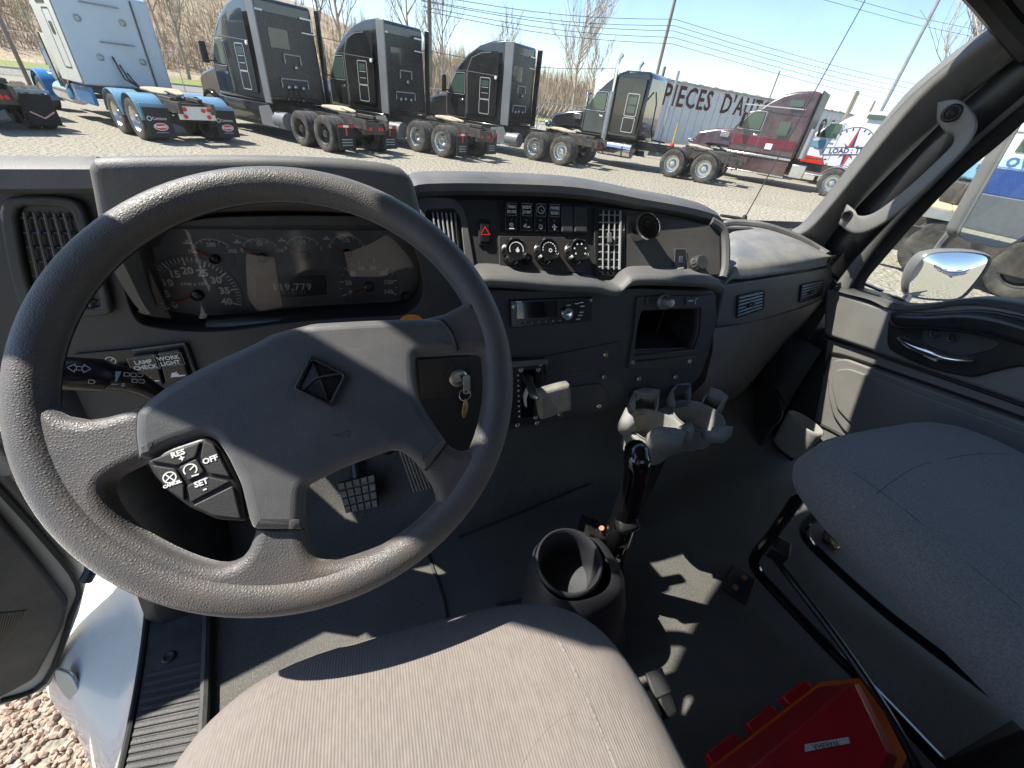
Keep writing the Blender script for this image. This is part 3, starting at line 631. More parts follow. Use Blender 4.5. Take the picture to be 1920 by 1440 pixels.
plate('grip', smooth([(g0[0],g0[1]-.004),(g0[0]+.006,g0[1]-.0),(g1[0]-.01,g0[1]+.005),(g1[0],g0[1]-.002),(g1[0]+.001,g1[1]+.006),(g1[0]-.012,g1[1]+.003),(g0[0]+.01,g1[1]-.004),(g0[0]+.001,g1[1]+.004)], 3), PGr, -.013, .013, mat('worn_grey_rubber', (.20,.185,.16), .7, bump=.4, bscale=300, var=.2, vscale=50), pb, bevel=.007, res=4)
# ================================================================== INSTRUMENT CLUSTER
cl = thing('instrument_cluster', 'instrument cluster with two large dials behind the steering wheel', 'instrument cluster', PC.w(*PC.p(510,600)))
plate('dial_face', smooth(PC.ps([(190,440),(200,560),(230,620),(300,632),(430,632),(600,620),(760,606),(805,590),(815,540),(800,440),(770,405),(480,395),(250,415)]), 3), PC, -.004, 0, mat('dial_face_grey', (.23,.235,.24), .6, bump=.1, bscale=900, var=.06), cl)
M_tick = mat('dial_print', (.85,.87,.85), .6, var=.05)
def dialpt(c, r, a): return (c[0]+r*math.cos(R(a)), c[1]+r*math.sin(R(a)))
# tachometer
t_c = PC.p(371,552); t_r = (V(PC.p(300,575))-V(t_c)).length
A0_, A1_ = 205, -20
tach = plate('tachometer', circ(*t_c, t_r*1.06, 40), PC, 0, .0012, mat('dial_face_dark', (.185,.19,.195), .55, var=.05), cl, bevel=.0003)
qd = []
for i in range(41):
    a = A0_+(A1_-A0_)*i/40; big = i % 5 == 0
    qd += strip([dialpt(t_c, t_r*(.82 if big else .90), a), dialpt(t_c, t_r*1.0, a)], .0026 if big else .0014)
prints('ticks', qd, PC, M_tick, tach, .0016)
for i in range(9):
    a = A0_+(A1_-A0_)*i/8; p = dialpt(t_c, t_r*.66, a); text('numeral', str(i*5), PC, p[0], p[1], t_r*.26, M_tick, tach, .0016, bold=.0006)
text('lettering', 'RPM x 100', PC, t_c[0], t_c[1]+t_r*.30, t_r*.13, M_tick, tach, .0016, bold=.0001)
outl = PC.ps([(296,586),(290,555),(296,525),(318,500),(345,490),(371,488),(400,492),(425,508),(442,530),(450,555),(450,578),(440,585),(320,593),(304,592)])
prints('outline', strip(smooth(outl, 3), .0016, True), PC, M_dim, tach, .0019)
def needle(c, r, a, par, w_=.0035, hub=.009):
    mb = MB(); d = V((math.cos(R(a)), math.sin(R(a)))); n = V((-d.y, d.x)); c = V(c)
    pts = [c+n*w_*.6, c-n*w_*.6, c+d*r-n*w_*.15, c+d*r+n*w_*.15]; Mx = PC.M
    mb.prism([tuple(p) for p in pts], Mx, .005, .0075); mb.build('needle', M_red, par)
    mb = MB(); mb.lathe([(hub,.0),(hub,.006),(hub*.9,.009),(hub*.5,.0105),(0,.011)], Mx @ Matrix.Translation((c.x,c.y,0)), 20); mb.build('needle_cap', M_satin, par)
needle(t_c, t_r*.72, 200, tach)
# speedometer
s_c = PC.p(692,536); s_r = (V(PC.p(644,552))-V(s_c)).length*1.04
spd = plate('speedometer', circ(*s_c, s_r*1.06, 40), PC, 0, .0012, MATS['dial_face_dark'], cl, bevel=.0003)
qd = []
for i in range(15):
    a = A0_-5+(A1_-A0_+5)*i/14; qd += strip([dialpt(s_c, s_r*(.86 if i % 2 == 0 else .92), a), dialpt(s_c, s_r, a)], .0024 if i % 2 == 0 else .0013)
prints('ticks', qd, PC, M_tick, spd, .0016)
for i in range(8):
    a = A0_-5+(A1_-A0_+5)*i/7; p = dialpt(s_c, s_r*.70, a); text('numeral', str(i*20), PC, p[0], p[1], s_r*.22, M_tick, spd, .0016, bold=.0006)
    if i < 7: p = dialpt(s_c, s_r*.44, a-10); text('numeral', str(i*15), PC, p[0], p[1], s_r*.10, M_dim, spd, .0016)
text('lettering', 'km/h', PC, s_c[0], s_c[1]+s_r*.30, s_r*.10, M_dim, spd, .0016); text('lettering', 'MPH', PC, s_c[0], s_c[1]+s_r*.20, s_r*.08, M_dim, spd, .0016)
outl = PC.ps([(640,560),(636,535),(640,515),(652,500),(672,486),(692,481),(716,486),(735,502),(748,522),(752,545),(750,558),(742,561),(656,568),(646,567)])
prints('outline', strip(smooth(outl, 3), .0016, True), PC, M_dim, spd, .0019)
needle(s_c, s_r*.74, 201, spd)
# small gauges
for i, (x, y, a0, lab) in enumerate(((404,484,145,('100','200','300')),(493,482,148,('0','50','100')),(572,478,143,('0','1/2','1')),(652,474,150,('E','1/2','F')))):
    g_c = PC.p(x, y); g_r = .030
    g = plate('small_gauge', circ(*g_c, g_r*.9, 24), PC, 0, .0008, MATS['dial_face_dark'], cl)
    prints('ticks', strip([dialpt(g_c, g_r, t) for t in range(40, 141, 10)], .0009) + [q for t in (40,65,90,115,140) for q in strip([dialpt(g_c, g_r*.85, t), dialpt(g_c, g_r, t)], .0010)], PC, M_tick, g, .0016)
    for lb, t in zip(lab, (145, 90, 35)): p = dialpt(g_c, g_r*.70 if t == 90 else g_r*.95, t if t == 90 else (t+12 if t > 90 else t-12)); text('numeral', lb, PC, p[0], p[1], .0085, M_tick, g, .0016, bold=.0002)
    p = dialpt(g_c, g_r*1.25, 140); prints('symbol', [[(p[0]-.006,p[1]-.002),(p[0]+.005,p[1]-.002),(p[0]+.004,p[1]+.0005),(p[0]-.006,p[1]+.0005)],[(p[0]-.002,p[1]),(p[0]+.001,p[1]),(p[0]+.001,p[1]+.004),(p[0]-.002,p[1]+.004)]], PC, M_tick, g, .0016)
    needle(g_c, g_r*.92, 146, g, .0026, .0072)
# information screen
lo_ = PC.ps([(478,526),(484,518),(600,514),(612,520),(614,548),(608,553),(490,560),(480,552)])
scn = plate('trip_screen', smooth(lo_, 3), PC, 0, .001, mat('lcd_grey', (.060,.062,.058), .35, var=.05), cl)
prints('outline', strip(smooth(lo_, 3), .0016, True), PC, M_dim, scn, .0018)
p = PC.p(548,538); text('lettering', '119,779', PC, p[0], p[1], .0165, M_tick, scn, .0014, spacing=1.15, bold=.0004); p = PC.p(548,549); text('lettering', 'KILOMETERS', PC, p[0], p[1], .0068, M_dim, scn, .0014, spacing=1.1)
p = PC.p(577,525); text('lettering', 'a k a', PC, p[0], p[1], .008, M_dim, scn, .0014)
prints('border_line', strip(PC.ps([(430,507),(520,504),(640,503)]), .0011)+strip(PC.ps([(452,578),(560,573),(645,567)]), .0011), PC, M_dim, cl, .0006)
mb = MB(); mb.lathe([(.008,0),(.0075,.010),(0,.012)], PC.M @ Matrix.Translation((*PC.p(760,555),0)), 16); mb.build('reset_stem', M_black, cl)
PLn = Plane(PB.w(0,0,-.040), (1,.085,0), (0,-.03,1))
lensm = curve_mesh([[(a*1.0,b*1.0) for a, b in clus]], .0005, 0); lensm.transform(PLn.M); put('lens', lensm, M_lens, cl, 0)
# orange warning sticker under the cluster
os_ = PB.p(771,603); o = plate('warning_sticker', [(os_[0]+.021*math.cos(R(t)), os_[1]+.014*math.sin(R(t))) for t in range(0,360,15)], PB, .0005, .0012, M_orange); tag(o, 'small round orange sticker below the right end of the cluster', 'sticker')

# ================================================================== STEERING WHEEL
EL = R(43.65); WC = V((-.0830,.3877,1.8476))
PW = Plane(WC, (1,0,0), (0,math.sin(EL),math.cos(EL)))
sw_ = thing('steering_wheel', 'worn grey four-spoke steering wheel with a diamond badge', 'steering wheel', WC)
RM, rm = .2135, .0182
mb = MB(); rows = []
for i in range(96):
    a = 2*math.pi*i/96; rr = []
    for j in range(16):
        b = 2*math.pi*j/16; r_ = RM+rm*math.cos(b); rr.append(PW.w(r_*math.cos(a), r_*math.sin(a), -.006+rm*.95*math.sin(b)))
    rows.append(rr)
rows.append(rows[0]); mb.rings(rows, True, False); mb.build('rim', M_wheel, sw_, sharp=0).data.shade_smooth()
def ang(x, y): p = PW.p(x, y); return math.degrees(math.atan2(p[1], p[0]))
RI = RM-.008
def clampR(pts, rmax=RI):
    out = []
    for p in pts:
        l = math.hypot(*p); out.append(tuple(c*min(1, rmax/l) for c in p))
    return out
a0, a1 = ang(893,548), ang(98,745) % 360
hT = PW.ps([(104,764),(125,780),(160,787),(200,781),(240,770),(280,757),(317,730),(383,693),(483,647),(515,629),(591,610),(678,605),(782,600),(834,588),(869,570),(884,556)]) + [(RI*math.cos(R(t)), RI*math.sin(R(t))) for t in [a0+(a1-a0)*i/40 for i in range(41)]]
hR = PW.ps([(777,668),(815,664),(858,661),(898,661),(914,676),(921,715),(918,760),(905,812),(890,838),(872,846),(851,841),(830,820),(806,787),(786,752),(779,715)])
hB = PW.ps([(574,913),(643,876),(733,843),(754,845),(775,862),(797,890),(815,921),(818,949),(799,973),(740,1015),(664,1046),(622,1053),(594,1048),(578,1022),(571,977)])
hL = PW.ps([(290,864),(255,874),(217,893),(200,913),(208,947),(240,986),(292,1019),(362,1050),(417,1061),(455,1044),(474,1010),(476,976),(417,972),(360,948),(322,917)])
holes = [smooth(clampR(h), 3) for h in (hR, hB, hL)] + [clampR(hT)]
outer = [(RM*math.cos(R(t)), RM*math.sin(R(t))) for t in range(0, 360, 4)]
plate('spoke_frame', [outer]+holes, PW, -.024, .006, M_wheel, sw_, bevel=.011, res=4, sharp=70)
padp = [(283,758),(317,731),(383,694),(483,648),(515,630),(591,611),(678,606),(782,602),(826,604),(846,626),(857,660),(815,664),(777,669),(779,715),(786,752),(806,787),(836,830),(797,881),(775,862),(754,846),(733,844),(643,877),(575,912),(571,977),(572,989),(482,989),(474,972),(458,905),(434,855),(414,825),(394,816),(333,836),(288,860),(272,858),(266,815),(268,775)]
pad = plate('airbag_pad', roundpoly(PW.ps(padp), .006), PW, -.010, .0165, M_hub, sw_, bevel=.0105, res=5, sharp=75)
sm = MB()   # dark seams where the pad meets the spokes
for pts in ([(283,757),(268,775),(265,815),(271,860)], [(481,990),(525,993),(573,990)], [(826,602),(845,622),(858,660)], [(796,882),(820,855),(838,831)]):
    sm = MB(); sm.tube([PW.w(*PW.p(x, y), .0056) for x, y in smooth(pts, 4, False)], .0013, 6); sm.build('seam', M_black, sw_)
# badge
bdg = PW.ps([(589,673),(657,708),(627,768),(558,734)]); bc = V((sum(p[0] for p in bdg)/4, sum(p[1] for p in bdg)/4))
inn = [tuple(bc+(V(p)-bc)*.80) for p in bdg]
bo_ = plate('badge', [roundpoly(bdg, .003), roundpoly(inn, .003)], PW, .0145, .0225, M_satin, sw_, bevel=.0018)
mb = MB(); mb.add([PW.w(*p, .0185) for p in inn] + [PW.w(bc.x, bc.y, .0212)], [(0,1,4),(1,2,4),(2,3,4),(3,0,4)]); mb.build('badge_field', M_satin, bo_, 0)
cv = smooth([tuple(V(inn[3]).lerp(V(inn[2]), .15)), tuple(bc+V((-.004,.003))), tuple(V(inn[1]).lerp(V(inn[0]), .12))], 6, False)
mb = MB(); mb.tube([PW.w(p[0], p[1], .0214) for p in cv], .0011, 6); mb.build('badge_curve', M_satin, bo_)
for q in (0, 2): mb = MB(); mb.tube([PW.w(*inn[q], .0192), PW.w(bc.x, bc.y, .0214)], .0010, 6); mb.build('badge_ridge', M_satin, bo_)
hn = PW.p(645,815); prints('horn_symbol', strip([(hn[0]-.008,hn[1]+.0006),(hn[0]-.003,hn[1]+.0004),(hn[0]+.003,hn[1]+.002),(hn[0]+.007,hn[1]+.0035),(hn[0]+.0065,hn[1]-.003),(hn[0]+.002,hn[1]-.0012),(hn[0]-.004,hn[1]-.0018)], .0007, True), PW, M_dark, sw_, .0170)
# cruise pad
crz = roundpoly(PW.ps([(287,863),(333,839),(393,819),(414,828),(434,858),(458,908),(469,974),(417,971),(365,948),(325,918),(299,888)]), .004)
cz = plate('cruise_pad', crz, PW, -.006, .0125, M_black, sw_, bevel=.004)
btn = {'res': [(296,863),(389,828),(380,856),(347,872)], 'off': [(394,827),(412,833),(442,892),(404,886),(388,857)], 'set': [(442,900),(371,939),(364,908),(400,891)],
       'can': [(298,870),(343,877),(359,903),(360,936),(327,913)], 'mid': [(349,875),(381,859),(396,883),(367,900)], 'blank': [(374,944),(447,908),(462,968),(411,962)]}
M_btn = mat('soft_button', (.032,.030,.030), .6, bump=.2, bscale=900, var=.1)
rotw = math.degrees(math.atan2(PW.p(443,840)[1]-PW.p(330,880)[1], PW.p(443,840)[0]-PW.p(330,880)[0]))
for k_, q in btn.items():
    b_ = plate('button', roundpoly(PW.ps(q), .002), PW, .010, .0150, M_btn, cz, bevel=.0012)
def wt(s, x, y, size): p = PW.p(x, y); text('lettering', s, PW, p[0], p[1], size, M_white, cz, .0154, rot=rotw, bold=.00025)
wt('RES', 349, 850, .0070); wt('+', 356, 859, .0080); wt('OFF', 407, 861, .0070); wt('SET', 391, 903, .0070); wt('-', 397, 913, .010); wt('CANCEL', 339, 905, .0036)
p = PW.p(334,893); prints('symbol', strip(circ(p[0],p[1],.0048,14), .0011, True)+strip([(p[0]-.003,p[1]-.003),(p[0]+.003,p[1]+.003)], .001)+strip([(p[0]-.003,p[1]+.003),(p[0]+.003,p[1]-.003)], .001), PW, M_white, cz, .0154)
p = PW.p(371,879); prints('symbol', strip(circ(p[0],p[1],.0050,14,-40,220), .0011)+strip([(p[0],p[1]),(p[0]+.003,p[1]+.003)], .0012)+strip([(p[0]+.001,p[1]-.006),(p[0]+.006,p[1]-.005)], .0012), PW, M_white, cz, .0154)

# ================================================================== COLUMN, IGNITION, STALK
co = thing('steering_column', 'black steering column shroud behind the wheel', 'steering column', (-.08,.6,1.6))
mb = MB(); ax = -PW.n
def cring(d, a, b, dz=0): c = WC + ax*d + V((0,0,dz)); return [c + PW.u*a*math.cos(2*math.pi*j/20) + PW.v*b*math.sin(2*math.pi*j/20) for j in range(20)]
mb.rings([cring(.028,.045,.045), cring(.05,.058,.06), cring(.10,.068,.072), cring(.20,.072,.078), cring(.36,.075,.08), cring(.60,.05,.05)]); mb.build('shroud', M_black, co, sharp=60)
mb = MB(); mb.tube([V((-.03,.70,1.52)), V((-.01,.84,1.30)), V((.0,.95,1.18))], .022, 10); mb.build('shaft', M_black, co)
ig = thing('ignition_panel', 'black ignition panel right of the steering column', 'ignition panel', at(845,760,'y',.60))
PK = Plane((0,.60,1.7), (1,0,0), (0,.25,1))
plate('panel', roundpoly(PK.ps([(760,660),(905,655),(915,700),(918,800),(905,880),(820,880),(770,800)]), .01), PK, -.03, 0, M_black, ig, bevel=.004)
plate('panel_lip', roundpoly(PK.ps([(780,672),(880,666),(884,742),(850,750),(790,748)]), .006), PK, 0, .004, M_satin, ig, bevel=.002)
c = PK.p(858,706); mb = MB(); mb.lathe([(.017,0),(.0165,.006),(.012,.009),(.0095,.009),(.009,.004),(0,.004)], PK.M @ Matrix.Translation((*c,.004)), 24); mb.build('lock_cylinder', M_steel, ig)
ky = thing('key_set', 'ignition key with a ring and a brass key hanging from the lock', 'keys', at(873,740,'y',.575))
K = PK.off(.022)
plate('key_bow', [rrect(*K.p(868,704), *K.p(882,738), .003), circ(*K.p(874,734), .0022, 10)], K, -.0014, .0014, M_steel, ky, bevel=.0006)
mb = MB(); mb.box(PK.w(*PK.p(864,708), .012), (.003,.007,.022), PK.M.to_3x3()); mb.build('key_blade', M_steel, ky)
c = K.p(872,741); mb = MB(); mb.tube([K.w(c[0]+.0105*math.cos(R(t)), c[1]+.0105*math.sin(R(t)), .002*math.sin(R(t*2))) for t in range(0,361,20)], .0008, 6); mb.build('key_ring', M_steel, ky)
plate('spare_key', smooth(K.ps([(871,748),(876,752),(878,764),(874,778),(869,784),(866,776),(868,760)]), 3), K, -.001, .001, M_brass, ky, bevel=.0004)
# turn signal stalk
st = thing('turn_signal_stalk', 'black turn signal and wiper stalk left of the steering column', 'stalk', at(250,720,'y',.55))
pts = [at(60,694,'y',.50), at(105,699,'y',.50), at(192,704,'y',.515), at(197,706,'y',.516)]
mb = MB(); mb.tube(pts, [.0195,.0205,.0215,.018], 20, flat=.86); mb.build('barrel', M_satin, st, sharp=50)
pts = [at(196,705,'y',.516), at(202,706,'y',.517), at(240,712,'y',.523), at(275,728,'y',.53), at(310,750,'y',.54), at(335,770,'y',.55)]
mb = MB(); mb.tube([V(q) for q in smooth([tuple(p) for p in pts], 3, False)], [.0185,.0185,.0185,.018,.0178,.0175,.0168,.016,.015,.014,.013,.0125,.012,.0115,.011,.011][:16], 20, flat=.86); mb.build('arm', M_satin, st, sharp=50)
d_ = (CAM-at(150,690,'y',.5)).normalized()
PS = Plane(at(150,692,'y',.50)+d_*.0200, at(192,704,'y',.515)-at(105,699,'y',.50), V((0,.5,1)))
PS = Plane(at(150,692,'y',.50)+d_*.021, at(192,704,'y',.515)-at(105,699,'y',.50), d_.cross(at(192,704,'y',.515)-at(105,699,'y',.50)))
PS = PS if PS.n.dot(d_) > 0 else Plane(PS.o, PS.u, -PS.v)
def arrow(x, y, s): p = PS.p(x, y); return strip([(p[0]+s*k*.0045, p[1]+j*.0045) for k, j in ((-1.2,0),(0,1),(0,.45),(1.2,.45),(1.2,-.45),(0,-.45),(0,-1))], .0007, True)
prints('arrow', arrow(140,690,1), PS, M_white, st, 0); prints('arrow', arrow(157,691,-1), PS, M_white, st, 0)
PS2 = PS.off(-.002)
for x, y in ((250,703),(262,703),(252,714),(265,715),(171,716),(237,702)):
    p = PS2.p(x, y); prints('symbol', strip([(p[0]-.002,p[1]+.002),(p[0]+.002,p[1]+.002),(p[0]+.003,p[1]),(p[0]+.002,p[1]-.002),(p[0]-.002,p[1]-.002)], .0007, x < 255), PS2, M_white, st, .0)
p = PS2.p(220,706); prints('wiper_scale', [[(p[0]-.0015,p[1]-.006),(p[0]+.0,p[1]-.006),(p[0]+.003,p[1]+.006),(p[0]-.002,p[1]+.006)]], PS2, mat('pale_blue_print', (.35,.55,.60), .6, var=.05), st, 0)
p = PS2.p(231,722); text('lettering', '0', PS2, p[0], p[1], .006, M_white, st, 0); p = PS2.p(216,721); prints('mark', strip([(p[0]-.003,p[1]),(p[0]+.002,p[1])], .0009), PS2, M_white, st, 0)
# lamp check / work light switches
lw_ = thing('light_switch_panel', 'black panel with LAMP CHECK and WORK LIGHT switches behind the stalk', 'switch panel', PB.w(*PB.p(300,700)))
plate('panel', roundpoly(PB.ps([(140,662),(250,652),(347,640),(356,650),(378,712),(340,735),(280,745),(150,730)]), .004), PB, 0, .005, M_black, lw_, bevel=.0015)
mb = MB(); mb.tube([PB.w(*PB.p(x, y), .006) for x, y in ((252,654),(348,641),(372,708))], .0022, 6); mb.build('bright_edge', M_grey, lw_)
for i, (q, wds) in enumerate((([(254,661),(297,656),(313,715),(268,722)], ('LAMP','CHECK')), ([(301,655),(342,648),(361,702),(316,712)], ('WORK','LIGHT')))):
    s = plate('rocker', roundpoly(PB.ps(q), .003), PB, .004, .013, M_satin, lw_, bevel=.0025)
    l = PB.p((q[0][0]+q[1][0])/2+2, q[0][1]+15-i*1.5)
    for j, wd in enumerate(wds): text('lettering', wd, PB, l[0], l[1]+.0038-.0088*j, .0092, M_white, s, .0134, rot=4, bold=.0002)
    prints('label_frame', strip([(l[0]-.018,l[1]-.010),(l[0]+.018,l[1]-.0085),(l[0]+.018,l[1]+.012),(l[0]-.018,l[1]+.0105)], .0006, True), PB, M_dim, s, .0134)
    p = PB.p(q[3][0]+22, q[3][1]-17); prints('symbol', [[(p[0]-.010,p[1]-.004),(p[0]+.002,p[1]-.004),(p[0]+.002,p[1]+.002),(p[0]-.006,p[1]+.004)],[(p[0]+.002,p[1]-.004),(p[0]+.010,p[1]-.003),(p[0]+.010,p[1]-.001),(p[0]+.002,p[1]-.001)],[(p[0]-.004,p[1]+.003),(p[0],p[1]+.003),(p[0]+.001,p[1]+.006)]], PB, M_white, s, .0134)
p = PB.p(211,673); prints('dimmer_symbol', strip(circ(p[0],p[1],.006,10,-60,200), .001)+strip([(p[0],p[1]),(p[0]+.004,p[1]+.003)], .001), PB, M_white, lw_, .0055)
mb = MB(); mb.box(PB.w(*PB.p(232,684), .008), (.012,.010,.008), PB.M.to_3x3()); mb.build('dimmer_wheel', M_satin, lw_, bevel=.001)
# ================================================================== SEATS
M_fab = mat('woven_seat_fabric', (.190,.167,.150), .9, bump=.24, bscale=105, btype='WAVE', bdist=.0022, var=.12, vscale=220, dust=.22, dscale=9, dcol=(.26,.21,.175), stretch=(1,.3,1))
M_fab2 = mat('plain_seat_fabric', (.195,.182,.174), .95, sheen=.25, bump=.8, bscale=420, var=.28, vscale=330, dust=.08)
from mathutils import noise as _ns
def cushion(cx, cy, hw, hd, zt, H, dish=.012, ex=5.0, tilt=0.0, nA=72, nR=22, under=.86):
    rings = []
    for i in range(nR+1):
        r = i/nR; rr = []
        for j in range(nA):
            a = 2*math.pi*j/nA; c, s = math.cos(a), math.sin(a)
            x = math.copysign(abs(c)**(2/ex), c); y = math.copysign(abs(s)**(2/ex), s)
            rho = r**.75
            z = zt - H*.72*(1-(max(0, 1-rho**5.5))**(1/2.6)) - dish*(1-rho**2)*.9 + tilt*y*rho
            q = V((cx+hw*x*rho, cy+hd*y*rho, z)); q.z += .0045*_ns.noise(q*7.5)+.0018*_ns.noise(q*23); rr.append(q)
        rings.append(rr)
    rings[0] = [p*1 for p in rings[0]]
    for k, zz in ((.985,.84), ((1+under)/2,1.0), (under,1.06)):
        rings.append([V((cx+(p.x-cx)*k, cy+(p.y-cy)*k, zt-H*zz+tilt*(p.y-cy)/hd)) for p in rings[nR]])
    mb = MB(); mb.rings(rings, True, True); return mb
def seam_on(name, obj_fn, pts, m, par, r=.0016, lift=.0):
    mb = MB(); mb.tube([obj_fn(x, y)+V((0,0,lift)) for x, y in pts], r, 6); return mb.build(name, m, par)
def topz(cx, cy, hw, hd, zt, H, dish, ex, tilt):
    def f(x, y):
        u, v = (x-cx)/hw, (y-cy)/hd; rho = min(.999, (abs(u)**ex+abs(v)**ex)**(1/ex)); a = 1 if rho == 0 else 1
        z = zt - H*.72*(1-(max(0, 1-rho**5.5))**(1/2.6)) - dish*(1-rho**2)*.9 + tilt*v
        q = V((x, y, z)); q.z += .0045*_ns.noise(q*7.5)+.0018*_ns.noise(q*23); return q
    return f
ds = thing('driver_seat', 'sunlit beige-grey fabric driver seat cushion below the steering wheel', 'seat', (-.03,0,1.1))
DP = (.006,-.045,.266,.300,1.590,.13,.004,4.0,.014)
cushion(*DP).build('cushion', M_fab, ds, sharp=0).data.shade_smooth()
f = topz(*DP)
seam_on('seam', f, smooth([(.165,.185),(.172,.12),(.178,.0),(.18,-.2)], 6, False), M_fab2, ds, .0013, -.0002)
seam_on('crease', f, smooth([(.0,-.02),(.08,.075),(.14,.105),(.17,.095)], 6, False), M_fab, ds, .0011, -.0007)
mb = MB(); mb.box((-.035,-.08,1.30), (.40,.42,.22)); mb.build('pedestal', M_black, ds, bevel=.02)
mb = MB(); mb.box((-.035,-.45,1.95), (.50,.12,.75), Matrix.Rotation(R(12),3,'X')); mb.build('backrest', M_fab2, ds, bevel=.05, seg=4)
lv = thing('seat_belt_buckle', 'dark plastic belt buckle stalk on the right side of the driver seat', 'buckle', (.27,.05,1.4))
mb = MB(); a_ = at(1222,1262,'z',1.50); mb.box(a_+V((.003,-.02,-.045)), (.022,.036,.085), Matrix.Rotation(R(14),3,'X')); mb.build('buckle_body', M_black, lv, bevel=.005)
mb = MB(); mb.box(a_+V((.002,-.012,.0)), (.026,.028,.006), Matrix.Rotation(R(14),3,'X')); mb.build('buckle_top', M_dark, lv, bevel=.002)
pseat = thing('passenger_seat', 'dark blue-grey fabric passenger seat cushion beside the right door', 'seat', (.99,.05,1.1))
PP_ = (1.03,.095,.285,.31,1.605,.125,-.004,4.4,.014)
cushion(*PP_, under=.74).build('cushion', M_fab2, pseat, sharp=0).data.shade_smooth()
f2 = topz(*PP_)
seam_on('seam', f2, smooth([(.81,.29),(.81,.15),(.81,-.1),(.81,-.18)], 5, False), M_black, pseat, .0010, -.0006)
seam_on('seam', f2, smooth([(.80,.24),(.95,.265),(1.1,.26),(1.2,.24)], 5, False), M_black, pseat, .0010, -.0006)
mb = MB(); mb.box((1.0,-.32,1.92), (.50,.12,.75), Matrix.Rotation(R(12),3,'X')); mb.build('backrest', M_fab2, pseat, bevel=.05, seg=4)
def rail(name, pts, r, m, par): mb = MB(); mb.tube([V(q) for q in smooth([tuple(p) for p in pts], 4, False)], r, 10); return mb.build(name, m, par)
rail('frame_tube', [at(1495,935,'z',1.42), at(1450,1000,'z',1.27), at(1418,1040,'z',1.175), at(1415,1062,'z',1.145), at(1440,1095,'z',1.13), at(1530,1190,'z',1.125), at(1640,1300,'z',1.12), at(1740,1405,'z',1.12), at(1850,1520,'z',1.12)], .013, M_gloss, pseat)
rail('frame_tube', [at(1540,960,'z',1.40), at(1510,985,'z',1.22), at(1512,1010,'z',1.16), at(1545,1045,'z',1.13), at(1650,1140,'z',1.12), at(1760,1225,'z',1.12), at(1900,1330,'z',1.12)], .012, M_gloss, pseat)
rail('release_bar', [at(1445,1035,'z',1.24), at(1475,1075,'z',1.21), at(1560,1185,'z',1.19), at(1640,1300,'z',1.18), at(1700,1400,'z',1.17), at(1730,1470,'z',1.16)], .009, M_satin, pseat)
mb = MB(); c = at(1458,1030,'z',1.26); mb.box(c, (.05,.045,.04), Matrix.Rotation(R(35),3,'Z')); mb.build('clamp', M_black, pseat, bevel=.006)
for x, y, s in ((1385,1095,.09),(1560,1010,.06)):
    c = at(x, y, 'z', ZF+.006); mb = MB(); mb.box(c, (s,s*.7,.010), Matrix.Rotation(R(30),3,'Z')); fp = mb.build('foot_plate', M_black, pseat, bevel=.002)
    for k_ in (-1,1): mb = MB(); mb.lathe([(.008,0),(.008,.007),(.005,.009),(0,.009)], Matrix.Translation(c+V((.022*k_,.008*k_,.004))), 8); mb.build('bolt', mat('rusty_bolt', (.36,.17,.08), .7, var=.4, vscale=120), fp)
mb = MB(); c = at(1563,1025,'z',1.14); mb.box(c, (.012,.02,.02)); mb.build('catch', M_brass, pseat, bevel=.002)
mb = MB(); mb.box((1.12,-.22,1.25), (.36,.30,.26)); mb.build('pedestal', M_black, pseat, bevel=.02)

# ================================================================== FLOOR THINGS
# shifter console with a cup
sc_ = thing('shifter_console', 'dark grey cup-shaped console with a black gear lever between the seats', 'gear shifter', at(1100,1150,'z',1.1))
cc = at(1067,1052,'z',1.375); tilt = Matrix.Translation(cc) @ Matrix.Rotation(R(10),4,'X') @ Matrix.Rotation(R(-8),4,'Y')
mb = MB(); mb.lathe([(.052,-.29),(.060,-.15),(.0665,-.01),(.0655,.002),(.0615,.006),(.0575,.001),(.055,-.02),(.050,-.10),(0,-.105)], tilt, 36); mb.build('cup', M_grey if False else mat('blue_grey_plastic', (.035,.036,.041), .42, bump=.2, bscale=800, var=.1), sc_, sharp=60)
mb = MB(); rows = []
for z, rx, ry, sx, sy in ((1.105,.125,.105,.05,-.02),(1.18,.112,.095,.04,-.015),(1.26,.106,.090,.034,-.008),(1.325,.096,.082,.026,-.002),(1.352,.086,.075,.018,0),(1.360,.074,.070,.010,0)):
    rows.append([V((cc.x+sx+rx*math.copysign(abs(math.cos(t))**.8,math.cos(t)), cc.y+sy+ry*math.copysign(abs(math.sin(t))**.8,math.sin(t)), z)) for t in [2*math.pi*j/36 for j in range(36)]])
mb.rings(rows, True, False); mb.build('console_body', MATS['blue_grey_plastic'], sc_, sharp=60)
gp = [(1095,1018),(1120,1003),(1140,1012),(1150,1045),(1152,1120),(1145,1190),(1110,1230),(1080,1220)]
PGd = Plane(at(1125,1080,'y',.40), (1,-.15,0), (0,.15,1))
plate('guard', smooth(PGd.ps(gp), 3), PGd, -.05, .008, M_black, sc_, bevel=.004)
gp2 = [(1150,1060),(1170,1025),(1186,1015),(1190,1040),(1182,1110),(1160,1200),(1130,1250),(1110,1250),(1140,1150)]
plate('guard', smooth(PGd.ps(gp2), 3), PGd, -.075, -.045, M_gloss, sc_, bevel=.006)
for x in (0, 1, 2): mb = MB(); mb.tube([at(1140+9*x,1050,'y',.385), at(1128+9*x,1150,'y',.375), at(1115+9*x,1240,'y',.37)], .006, 8); mb.build('boot_fold', M_black, sc_)
lvp = [at(1150,1045,'y',.415), at(1158,1005,'y',.415), at(1172,965,'y',.415), at(1185,925,'y',.415), at(1193,890,'y',.415), at(1195,858,'y',.420), at(1192,842,'y',.440)]
lr = [.024,.030,.027,.0235,.0235,.0250,.021]
